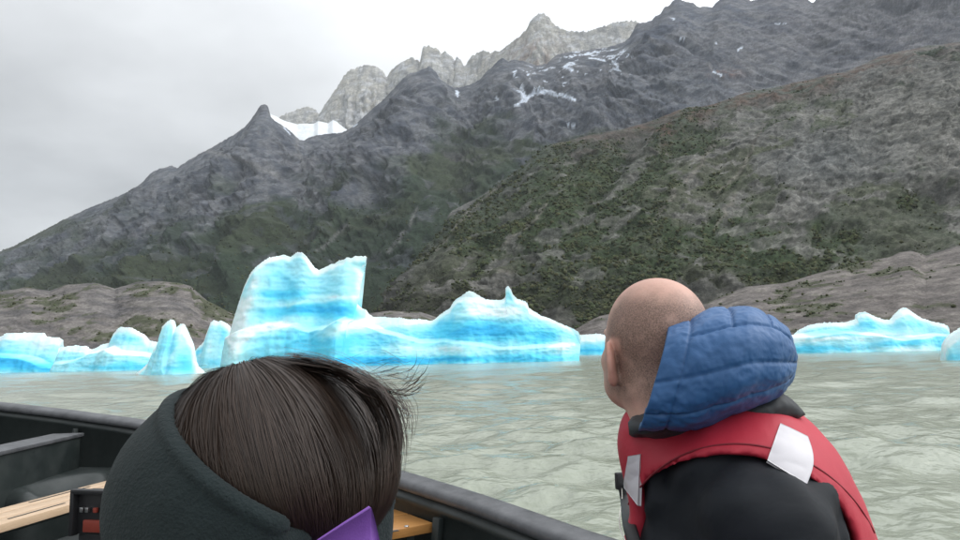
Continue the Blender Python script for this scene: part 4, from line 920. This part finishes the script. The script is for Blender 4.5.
# life vest: padded shell round the torso, cut by the arm holes
HOLE_C = W(745, 568, 1.02)
def holes(P):
    dd = []
    for s in (1, -1):
        c = HOLE_C if s > 0 else HOLE_C - L3 * .36
        q = loc(P, c); r = np.sqrt((q[:, 0] / .160) ** 2 + (np.maximum(q[:, 2], q[:, 2] * .35) / .150) ** 2)
        side = s * loc(P, chest)[:, 1]
        dd.append(np.maximum((r - 1) * .15, .04 - side))
    return np.minimum(*dd)
def vest(P, g=.034):
    d = torso(P, g) + .003 * np.sin(40 * P[:, 2]) * 0
    d = d + .004 * perlin(P * 9, 14) + .0022 * ridged(P * np.array([10, 10, 16]), 2, 15)
    d = smax(d, -(torso(P, .004)), .004)
    d = smax(d, -holes(P), .007)
    d = smax(d, -(s_cap(P, nb + np.array([0, 0, -.05]), nb + np.array([0, 0, .2]), .058, .085)), .02)
    q = loc(P, chest)
    d = smax(d, -(q[:, 2] + .30), .02); d = smax(d, q[:, 2] - .30, .02)
    return d
V, F = sdf_mesh(vest, (.08, .78, .78), (.86, 1.64, 1.50), .0085)
vv_ = adopt(mesh_obj('life_vest', vsmooth(V, F, 2, .4), F, M_VEST), man)
def slab(P, a, bq, wdt, dirn):
    """distance to a plane band through a, normal bq"""
    return np.abs((P - a) @ unit(bq)) - wdt
# ---- hood, collar, patches of the man
def bag(rows, lat0, nphi, seams, nt=150, fold=0.0, seed=0, open_end=True, thick=.012, puff=.0045):
    """puffy bag lofted from rings: (t, top px, top py, bottom px, bottom py, depth, side radius)"""
    R_ = np.array(rows, float); t = np.linspace(0, 1, nt); t = 1 - (1 - t) ** 1.25
    kk = np.array([1, 2, 3, 2, 1.]); kk /= kk.sum()
    def col(k):
        y = np.interp(t, R_[:, 0], R_[:, k]); z = np.convolve(np.pad(y, 8, mode='reflect', reflect_type='odd'), np.ones(17) / 17, 'valid'); w_ = np.minimum(1, np.minimum(t, 1 - t) * 14); return z * w_ + y * (1 - w_)
    T = W(col(1), col(2), col(5)); B = W(col(3), col(4), col(5)); C = (T + B) / 2; U = (T - B) / 2; rl = np.maximum(col(6), 1e-4)
    lat = unit(lat0)
    ph = np.linspace(0, 2 * math.pi, nphi, endpoint=False)
    ca, sa = np.cos(ph), np.sin(ph); ex = np.sign(ca) * np.abs(ca) ** .86; ey = np.sign(sa) * np.abs(sa) ** .86
    P = C[:, None] + U[:, None] * ex[None, :, None] + (rl[:, None] * ey[None, :])[..., None] * lat
    N = (np.linalg.norm(U, axis=1)[:, None] * 0 + 1)[..., None] * (unit([0, 0, 1]) * ex[None, :, None] + lat * ey[None, :, None]) + 0 * P
    ax = np.gradient(C, axis=0); ax /= np.maximum(np.linalg.norm(ax, axis=1, keepdims=True), 1e-9)
    N = N + ax[:, None] * (sstep(.6, 1.0, t)[:, None, None] * 0.8); N /= np.linalg.norm(N, axis=-1, keepdims=True)
    d = np.full(P.shape[:2], 1.0); size = np.maximum(np.linalg.norm(U, axis=1), rl)[:, None]
    L = np.concatenate([[0], np.cumsum(np.linalg.norm(np.diff(C, axis=0), axis=1))])
    for sm in seams:
        if sm[0] == 'm':
            dp = np.abs((ph - math.radians(sm[1]) + math.pi) % (2 * math.pi) - math.pi)[None, :] * size
            d = np.minimum(d, np.where(t[:, None] >= sm[2], dp, 1))
        else:
            tl = np.interp(sm[1], t, L); dr = np.abs(L - tl)[:, None] + 0 * d
            if len(sm) > 2:
                dp = np.abs((ph + math.pi) % (2 * math.pi) - math.pi)[None, :]; dr = np.where(dp < math.radians(sm[2]), dr, 1)
            d = np.minimum(d, dr)
    pf = puff * (1 - np.exp(-d / .016)) - .003 * np.exp(-(d / .002) ** 2)
    wr_ = .0030 * fbm(P * 26, 3, seed) - .0030 * np.abs(fbm(P * 55, 3, seed + 9)) * np.exp(-d / .03) + fold * perlin(P * 14, seed + 3)
    tip = sstep(1.0, .93, t)[:, None]
    P = P + N * ((pf + wr_) * (0.25 + .75 * tip))[..., None]
    V = [P.reshape(-1, 3)]; g = grid_faces(nt, nphi)
    i = np.arange(nt - 1); g = np.concatenate([g, np.stack([i * nphi + nphi - 1, (i + 1) * nphi + nphi - 1, (i + 1) * nphi, i * nphi], 1)])
    F = [g]
    if open_end:
        k = int(nt * .8); Q = C[:k, None] + (P[:k] - C[:k, None]) * (1 - thick / np.maximum(size[:k], .02))[..., None]
        n0 = nt * nphi; V.append(Q.reshape(-1, 3)); gi = grid_faces(k, nphi); i = np.arange(k - 1)
        gi = np.concatenate([gi, np.stack([i * nphi + nphi - 1, (i + 1) * nphi + nphi - 1, (i + 1) * nphi, i * nphi], 1)])
        F.append(gi[:, ::-1] + n0); j = np.arange(nphi); j2 = (j + 1) % nphi; F.append(np.stack([j, j2, j2 + n0, j + n0], 1))
    return np.concatenate(V), np.concatenate(F)
LATM = np.array([-.2, -.98, 0])
V, F = bag([(0, 668, 329, 638, 428, 1.150, .088), (.10, 684, 322, 655, 430, 1.145, .100), (.22, 702, 314.5, 684, 428, 1.14, .112), (.38, 724, 308.5, 708, 421, 1.137, .120), (.55, 747, 307.5, 732, 411, 1.134, .118), (.72, 768, 315, 757, 403, 1.132, .100), (.86, 783, 330, 778, 391, 1.13, .070), (.95, 792, 346, 790, 378, 1.128, .038), (1, 797, 362, 797, 363, 1.128, .002)],
           LATM, 240, [('r', .135), ('m', 52, .135), ('m', 92, 0), ('m', 128, 0), ('m', 232, 0), ('m', 268, 0), ('m', 308, .135), ('r', .40, 52), ('r', .68, 52)], fold=.003, seed=31)
hd = adopt(mesh_obj('hood', V, F, M_HOOD), man); hd['label'] = 'padded blue quilted hood hanging behind the head'
V, F = bag([(0, 628, 424, 629, 432, 1.19, .012), (.04, 634, 417, 634, 437, 1.19, .05), (.10, 646, 412, 646, 437, 1.19, .078), (.25, 668, 404, 668, 435, 1.20, .080), (.5, 708, 398, 710, 433, 1.19, .086), (.7, 742, 392, 748, 431, 1.17, .080), (.82, 762, 388, 772, 428, 1.155, .068), (.92, 780, 390, 788, 423, 1.14, .045), (1, 800, 408, 805, 414.5, 1.13, .006)],
           LATM, 120, [], nt=90, fold=.012, seed=47, open_end=False, puff=.0)
adopt(mesh_obj('collar', V, F, M_COLLAR), man)

def trace(fn, px, py, d0=.6, d1=1.9, n=70):
    """where the view ray through a pixel first meets a surface (vectorised)"""
    px, py = np.asarray(px, float).ravel(), np.asarray(py, float).ravel()
    r = FWD + ((px - 480) / FPX)[:, None] * RIGHT + ((270 - py) / FPX)[:, None] * UP; r /= np.linalg.norm(r, axis=1, keepdims=True)
    t = np.full(len(px), d0)
    for _ in range(n): t = np.minimum(t + .8 * np.maximum(fn(CAM + r * t[:, None]), -.003), d1)
    return CAM + r * t[:, None], t < d1 - 1e-3
def grad(fn, P, e=.002):
    g = np.stack([fn(P + e * np.eye(3)[k]) - fn(P - e * np.eye(3)[k]) for k in range(3)], 1); return g / np.maximum(np.linalg.norm(g, axis=1, keepdims=True), 1e-9)
def sheet(fn, corners, nu, nv, off=.0022, th=.004):
    """cloth patch laid on a surface: corners TL, TR, BR, BL in photo pixels"""
    u, v = np.meshgrid(np.linspace(0, 1, nu), np.linspace(0, 1, nv), indexing='ij'); c = np.array(corners, float)
    p = ((1 - u) * (1 - v))[..., None] * c[0] + (u * (1 - v))[..., None] * c[1] + (u * v)[..., None] * c[2] + ((1 - u) * v)[..., None] * c[3]
    if len(c) > 4: p += (np.sin(math.pi * v) * u)[..., None] * c[4]
    P, ok = trace(fn, p[..., 0], p[..., 1]); N = grad(fn, P)
    A, B = P + N * off, P - N * th; V = np.concatenate([A, B]); g = grid_faces(nu, nv); n0 = nu * nv
    rim = [k * nv for k in range(nu)] + [(nu - 1) * nv + k for k in range(1, nv)] + [k * nv + nv - 1 for k in range(nu - 2, -1, -1)] + [k for k in range(nv - 2, 0, -1)]
    rim = np.array(rim); r2 = np.roll(rim, -1)
    return V, np.concatenate([g, g[:, ::-1] + n0, np.stack([rim, r2, r2 + n0, rim + n0], 1)])
vest_skin = lambda P: torso(P, .034) + .004 * perlin(P * 9, 14) + .0022 * ridged(P * np.array([10, 10, 16]), 2, 15)
for cs in ([(780, 424), (807, 437), (806, 485), (767, 461), (6, 0)], [(629, 456), (641, 454), (639, 506), (624, 486), (0, 0)]):
    V, F = sheet(vest_skin, cs, 24, 36); adopt(mesh_obj('reflective_patch', V, F, M_PATCH), vv_)
def tube(name, pts, r, mat, parent, n=8, flat=1.0, sub=6):
    p = np.array(pts, float); t = np.linspace(0, len(p) - 1, (len(p) - 1) * sub + 1)
    P = np.stack([np.interp(t, np.arange(len(p)), p[:, k]) for k in range(3)], 1)
    if len(P) > 9:
        Q = np.stack([np.convolve(np.pad(P[:, k], 4, mode='reflect', reflect_type='odd'), np.ones(9) / 9, 'valid') for k in range(3)], 1); P = Q
    T = np.gradient(P, axis=0); T /= np.linalg.norm(T, axis=1, keepdims=True)
    view = P - CAM; A = np.cross(T, view); A /= np.linalg.norm(A, axis=1, keepdims=True); B = np.cross(T, A)
    a = np.linspace(0, 2 * math.pi, n, endpoint=False)
    V = (P[:, None] + r * (np.cos(a)[None, :, None] * A[:, None] + flat * np.sin(a)[None, :, None] * B[:, None])).reshape(-1, 3)
    g = grid_faces(len(P), n); i = np.arange(len(P) - 1); g = np.concatenate([g, np.stack([i * n + n - 1, (i + 1) * n + n - 1, (i + 1) * n, i * n], 1)])
    return adopt(mesh_obj(name, V, g[:, ::-1], mat), parent)
aa = np.radians(np.linspace(18, 158, 40)); hp = HOLE_C + F3 * (-.178 * np.cos(aa))[:, None] + np.array([0, 0, 1.0]) * (.170 * np.sin(aa))[:, None]
hx, hy = PROJ(hp); stp, ok_ = trace(vest_skin, hx, hy); stp = stp + grad(vest_skin, stp) * .0006
tube('stitching', stp[ok_], .0015, simple('dark_red_thread', (.20, .012, .022), .7), vv_, n=6, sub=2)
sp, _ = trace(vest_skin, [622, 624, 626, 630, 634, 640], [482, 492, 505, 520, 535, 552]); sp += grad(vest_skin, sp) * .004
tube('strap', sp, .011, M_STRAP, vv_, flat=.25)
bk = sp[0] + np.array([-.006, -.01, .004]); rbox('buckle', bk, (unit([.9, .2, 0]), unit([-.2, .9, 0]), (0, 0, 1)), (.022, .018, .042), M_STRAP, vv_, .004)
cp = sp[[0, 1, 2, 3, 4, 5]] + np.array([[-.004, -.016, .0], [-.006, -.014, 0], [-.012, -.014, 0], [-.020, -.013, 0], [-.016, -.010, 0], [-.012, -.008, 0]]); tube('cord', cp, .0012, M_CORD, vv_, n=6)

# ---------------------------------------------------------------- woman with the fleece headband
WR = frame(64, -2, 0); WC = W(275, 474, .60); BC = W(252, 520, .60); FW, LW, UW = WR
wom = empty('person', (WC[0] - FW[0] * .04, WC[1] - FW[1] * .04, SEAT))
tag(wom, 'dark-haired person in a wide dark fleece headband, seen from behind', 'person')
RE = np.array([.099, .088, .0885]); RB = np.array([.125, .108, .124])                                    # head with hair, half axes
def ell_hit(px, py, g):
    r = FWD + (px - 480) / FPX * RIGHT + (270 - py) / FPX * UP; r = unit(r); rr = RB + g
    o = WR @ (CAM - BC) / rr; d = WR @ r / rr
    A, B, C = d @ d, 2 * o @ d, o @ o - 1; D = B * B - 4 * A * C
    if D < 0: t = -B / (2 * A)
    else: t = (-B - math.sqrt(D)) / (2 * A)
    return WR @ (CAM + r * t - BC)
e1_, e2_, e3_ = ell_hit(168, 410, 0), ell_hit(212, 476, 0), ell_hit(318, 531, 0)
BN = unit(np.cross(e2_ - e1_, e3_ - e1_)); BN = BN if BN[2] > 0 else -BN; BD = e1_ @ BN
def w_head(P):
    d = head_sdf((P - (WC + WR.T @ np.array([.014, 0, -.02]))) @ WR.T, .80)
    return d
V, F = sdf_mesh(w_head, WC - np.array([.17, .17, .26]), WC + np.array([.17, .17, .13]), .005)
adopt(mesh_obj('body', V, F, M_SKIN, attrs={'Stubble': np.zeros(len(V)), 'Pink': np.full(len(V), .2)}), wom)
def band(P):
    q = (P - BC) @ WR.T
    g = .003 * fbm(P * 16, 2, 9)
    s = s_ell(q, (0, 0, 0), RB); pl = q @ BN - BD
    d = smax(s - g * .7, -(s + .022), .004)
    d = smax(d, pl, .004); d = smax(d, -(pl + .118 + .03 * np.clip(-q[:, 0] / .1, -1, 1)), .01)
    cut = -(q[:, 0] + .096)
    hem = np.sqrt((s + .003) ** 2 + (pl + .005) ** 2) - .0056
    d = smin(smax(d, pl + .010, .003), hem, .0025)
    return smax(d, cut, .006)
V, F = sdf_mesh(band, BC - .150, BC + .150, .0028)
M_FLEECE = None
b = MatB('teal_fleece')
b.setp(Base_Color=b.mix(b.noise(60, 5, .7), (0.0045, 0.0105, 0.0115), (0.009, 0.019, 0.0205)), Roughness=.95, Sheen_Weight=.03, Sheen_Roughness=.6)
nb_ = b.bump(b.noise(160, 4, .7), .9, .0022); b.bump(b.voro(420), .5, .0009, nb_); M_FLEECE = b.m
adopt(mesh_obj('headband', vsmooth(V, F, 1, .4), F, M_FLEECE), wom)

# hair
b = MatB('brown_hair')
b.setp(Base_Color=b.attr('Col'), Roughness=.5); b.p.inputs['Specular IOR Level'].default_value = .45
M_HAIR = b.m
D0 = unit((.30, .04, .95)); E1 = unit(np.cross(D0, (0, 1, 0))); E2 = np.cross(D0, E1)
hr = np.random.default_rng(23)
def strands(P, rad, colr):
    """P (n,k,3) -> tapered flat ribbons lying on the head"""
    n, k, _ = P.shape
    T = np.gradient(P, axis=1); T /= np.maximum(np.linalg.norm(T, axis=2, keepdims=True), 1e-9)
    A = np.cross(T, P - WC); A /= np.maximum(np.linalg.norm(A, axis=2, keepdims=True), 1e-6)
    tp = np.linspace(0, 1, k); r = rad[:, None] * (1 - .8 * sstep(.7, 1, tp))[None, :]
    V = np.stack([P - r[..., None] * A, P + r[..., None] * A], 2)
    b0 = (np.arange(n) * k * 2)[:, None] + (np.arange(k - 1) * 2)[None, :]
    F = np.stack([b0, b0 + 1, b0 + 3, b0 + 2], -1).reshape(-1, 4)
    C = np.repeat(colr[:, None, :], k * 2, 1) if colr.ndim == 2 else np.repeat(colr, 2, 1)
    return V.reshape(-1, 3), F, C.reshape(-1, 3)
def head_pt(th, ph, lift):
    d = np.cos(th)[..., None] * D0 + np.sin(th)[..., None] * (np.cos(ph)[..., None] * E1 + np.sin(ph)[..., None] * E2)
    return d * RE + d * lift[..., None]
NS, NK = 15000, 12
ncl = 420; clump = hr.random(ncl) * 2 * math.pi; ci_ = hr.integers(0, ncl, NS)
ph0 = clump[ci_] + hr.normal(0, .045, NS); th0 = hr.random(NS) ** .8 * 1.0 + .02; cl_l = hr.random(ncl) * .005
thm = np.full(NS, 2.35) + hr.normal(0, .05, NS)
tt = np.linspace(0, 1, NK)
for _ in range(3):                                                   # end a little below the edge of the headband
    tg = np.linspace(.1, 2.5, 90); Q = head_pt(np.broadcast_to(tg, (NS, 90)), np.broadcast_to(ph0[:, None], (NS, 90)), np.zeros((NS, 90)))
    below = ((Q + WR @ (WC - BC)) @ BN - BD) < -.012
    first = np.where(below.any(1), tg[np.argmax(below, 1)], 2.45); break
thm = np.minimum(thm, first); th0 = np.minimum(th0, thm - .25)
TH = th0[:, None] + (thm - th0)[:, None] * tt[None, :]
PH = ph0[:, None] + (clump[ci_] - ph0)[:, None] * .35 * tt[None, :] + .05 * np.sin(3 * TH + ci_[:, None] * 1.7) * tt[None, :] + .02 * hr.normal(0, 1, (NS, 1)) * tt
LI = (.001 + hr.random(NS) * .004 + cl_l[ci_])[:, None] * np.sin(np.pi * np.clip(tt * .9 + .08, 0, 1)) ** .6 + .001
LI = LI + .004 * np.exp(-((TH - .25) / .2) ** 2)
nrm = np.linalg.norm(LI)
P = WC + head_pt(TH, PH, LI) @ WR
sidew = np.clip((P[..., 0] - WC[0]) / .1, 0, 1)
base = np.array([.033, .0205, .0145]); tip_c = np.array([.018, .006, .0058])
cs = base[None, None] * (.75 + .5 * hr.random((NS, 1, 1))) * (1 + .35 * hr.random((ncl,))[ci_][:, None, None])
low_ = sstep(-.0, -.07, (P - WC) @ UW)[..., None]; cs = cs * (1 - low_) + tip_c * low_ * (.6 + .8 * hr.random((NS, 1, 1)))
SV, SF, SC = [], [], []
def add_str(P, rad, c):
    v, f, c_ = strands(P, rad, c); SF.append(f + sum(len(x) for x in SV)); SV.append(v); SC.append(c_)
add_str(P, .00018 + .00022 * hr.random(NS), cs)
def wild(n, pts, spread, rad, jitter=.0):
    """loose strands through photo points (px, py, distance), fanning out towards their tips"""
    c = np.array(pts, float); k = 20; s = np.linspace(0, 1, k); u = np.linspace(0, len(c) - 1, 60)
    q = np.stack([np.interp(u, np.arange(len(c)), c[:, j]) for j in range(3)], 1)
    q = np.stack([np.convolve(np.pad(q[:, j], 6, mode='reflect', reflect_type='odd'), np.ones(13) / 13, 'valid') for j in range(3)], 1)
    q = np.stack([np.interp(s, np.linspace(0, 1, 60), q[:, j]) for j in range(3)], 1)
    o = hr.normal(0, 1, (n, 1, 2)); o2 = hr.normal(0, 1, (n, 1, 2)); w_ = (spread[0] + (spread[1] - spread[0]) * s)[None, :, None]
    xy = q[None, :, :2] + o * w_ + o2 * (jitter * np.sin(s * 5 + hr.random((n, 1)) * 6))[..., None] * 3
    ln = .65 + .4 * hr.random((n, 1)); si = np.clip(s[None] * ln, 0, 1) * (k - 1); i0 = np.minimum(si.astype(int), k - 2); fr = (si - i0)[..., None]; r_ = np.arange(n)[:, None]
    xy = xy[r_, i0] * (1 - fr) + xy[r_, i0 + 1] * fr; dz = (q[i0, 2] + hr.normal(0, .004, (n, 1)))
    add_str(W(xy[..., 0], xy[..., 1], dz), rad * (.6 + .6 * hr.random(n)), base[None] * (.6 + 1.0 * hr.random((n, 1))))
wild(150, [(296, 361, .58), (328, 366, .56), (355, 379, .55), (376, 402, .54), (387, 434, .54), (384, 468, .54)], (5, 4), .0004)
wild(130, [(290, 361, .58), (340, 369, .55), (378, 388, .52), (393, 415, .52), (399, 445, .52), (396, 474, .52)], (5, 3.5), .00045, .6)
wild(30, [(292, 360, .57), (340, 366, .55), (372, 378, .54), (398, 392, .52), (408, 412, .52), (402, 440, .52)], (4, 6), .0004, 1)
for n, pts in ((9, [(318, 364, .56), (362, 374, .54), (392, 367, .52), (408, 368, .52), (420, 384, .52)]), (16, [(330, 369, .56), (374, 386, .54), (402, 390, .52), (418, 382, .52), (427, 362, .52)]), (10, [(345, 372, .56), (385, 374, .54), (410, 368, .52), (432, 376, .52)]), (7, [(350, 372, .52), (388, 390, .52), (408, 391, .52), (420, 388, .52)]),
    (8, [(360, 378, .52), (388, 396, .52), (402, 408, .52), (412, 412, .52)]), (5, [(365, 385, .52), (392, 405, .52), (408, 425, .52), (416, 436, .52)]), (6, [(300, 361, .57), (348, 366, .54), (382, 366, .52), (398, 375, .52), (406, 370, .52)]), (3, [(245, 366, .58), (220, 367, .57), (203, 365, .56), (199, 374, .56)]), (8, [(255, 365, .58), (228, 372, .57), (208, 380, .56), (196, 392, .56)])):
    wild(int(n * 1.2), pts, (2.0, 7.5), .00030, 1.6)
adopt(mesh_obj('hair', np.concatenate(SV), np.concatenate(SF), M_HAIR, attrs={'Col': np.concatenate(SC)}), wom)
# scalp-hugging under layer of hair
th = np.linspace(.0, 2.6, 60); ph = np.linspace(0, 2 * math.pi, 160, endpoint=False); TH, PH = np.meshgrid(th, ph, indexing='ij')
Q = head_pt(TH, PH, -.0015 + .0012 * np.sin(PH * 90 + 4 * np.sin(3 * TH)))
V = WC + Q.reshape(-1, 3) @ WR; g = grid_faces(60, 160); i = np.arange(59); g = np.concatenate([g, np.stack([i * 160 + 159, (i + 1) * 160 + 159, (i + 1) * 160, i * 160], 1)])
adopt(mesh_obj('hair_under_layer', V, g, M_HAIR, attrs={'Col': np.tile(base * .8, (len(V), 1))}), wom)

# purple jacket with a raised collar
M_PURP = fabric('purple_jacket_cloth', (0.20, 0.075, 0.38), .65, .10, 900, 10, .006, .4)
wn_ = WC + WR.T @ np.array([-.05, 0, -.19]); wch = wn_ + np.array([0, 0, -.25]) - FW * .03; wst = np.array([wch[0] + .0, wch[1] - .0, SEAT + .11]) - FW * .02
wsh = wch + np.array([0, 0, .13])
def wjac(P):
    q = (P - wch) @ np.stack([FW, LW, [0, 0, 1]]).T
    d = s_ell(q, (0, 0, 0), (.125, .165, .21)); d = smin(d, s_cap(P, wst, wch, .15, .13), .07)
    d = smin(d, s_cap(P, wsh + LW * .11, wsh - LW * .11, .065), .06); d = smin(d, s_cap(P, wsh, wn_ - np.array([0, 0, .02]), .07, .058), .04)
    for s in (1, -1):
        a = wsh + LW * .165 * s; e = a + np.array([0, 0, -.27]) + FW * .05; h = e + FW * .21 - LW * .07 * s
        d = smin(d, smin(s_cap(P, a, e, .068, .054), s_cap(P, e, h, .054, .04), .03), .035)
    return d + .005 * perlin(P * 12, 3)
V, F = sdf_mesh(wjac, wch - np.array([.45, .45, .42]), wch + np.array([.4, .4, .30]), .012)
adopt(mesh_obj('jacket', vsmooth(V, F, 2), F, M_PURP), wom)
for s in (1, -1):
    a = wsh + LW * .165 * s; e = a + np.array([0, 0, -.27]) + FW * .05; h = e + FW * .21 - LW * .07 * s; ax = unit(h - e); ac = unit(np.cross([0, 0, 1], ax)) * (-s)
    R = np.stack([ax, ac, [0, 0, 1]]); c0 = h + ax * .045
    V, F = sdf_mesh(lambda P: smin(hand_sdf(P, c0, R, .9), s_cap(P, h - ax * .05, h + ax * .02, .025, .023), .02), c0 - .14, c0 + .14, .0055)
    adopt(mesh_obj('hand', V, F, M_SKIN, attrs={'Stubble': np.zeros(len(V)), 'Pink': np.full(len(V), .2)}), wom)
def wtr(P):
    d = s_ell(P, wst + np.array([0, 0, -.02]), (.17, .18, .12))
    for s in (1, -1):
        hip = wst + LW * .08 * s; kn = hip + FW * .38 + LW * .03 * s; ft = np.array([kn[0], kn[1], FLOOR + .07])
        d = smin(d, s_cap(P, hip, kn, .08, .058), .04); d = smin(d, s_cap(P, kn, ft, .058, .045), .03)
        d = smin(d, s_cap(P, ft + np.array([0, 0, -.015]), ft + FW * .15 + np.array([0, 0, -.02]), .045, .038), .02)
    return d
V, F = sdf_mesh(wtr, wst - np.array([.75, .35, .56]), wst + np.array([.25, .6, .15]), .016)
adopt(mesh_obj('trousers', vsmooth(V, F, 2), F, M_TROUS), wom)
tp = np.array([(296, 558, .440), (318, 541, .442), (344, 524.5, .446), (366, 511, .452), (371.5, 507.5, .454), (374, 516, .476), (377, 528, .49), (381, 546, .505), (386, 565, .52)])
u = np.linspace(0, len(tp) - 1, 60); T = np.stack([np.interp(u, np.arange(len(tp)), tp[:, k]) for k in range(3)], 1)
top = W(T[:, 0], T[:, 1], T[:, 2]); cen = wn_ + np.array([0, 0, .05]); dirn = top - cen; dirn[:, 2] = 0; dirn /= np.linalg.norm(dirn, axis=1, keepdims=True)
v = np.linspace(0, 1, 14); bot = top * .6 + .4 * cen; bot[:, 2] = wn_[2] - .045
A = top[:, None] * (1 - v)[None, :, None] + bot[:, None] * v[None, :, None] + dirn[:, None] * (.010 * np.sin(np.pi * v))[None, :, None]; B = A - dirn[:, None] * .006
V = np.concatenate([A.reshape(-1, 3), B.reshape(-1, 3)]); g = grid_faces(60, 14); n0 = 60 * 14; i = np.arange(59)
adopt(mesh_obj('jacket_collar', V, np.concatenate([g, g[:, ::-1] + n0, np.stack([i * 14, (i + 1) * 14, (i + 1) * 14 + n0, i * 14 + n0], 1)]), M_PURP), wom)
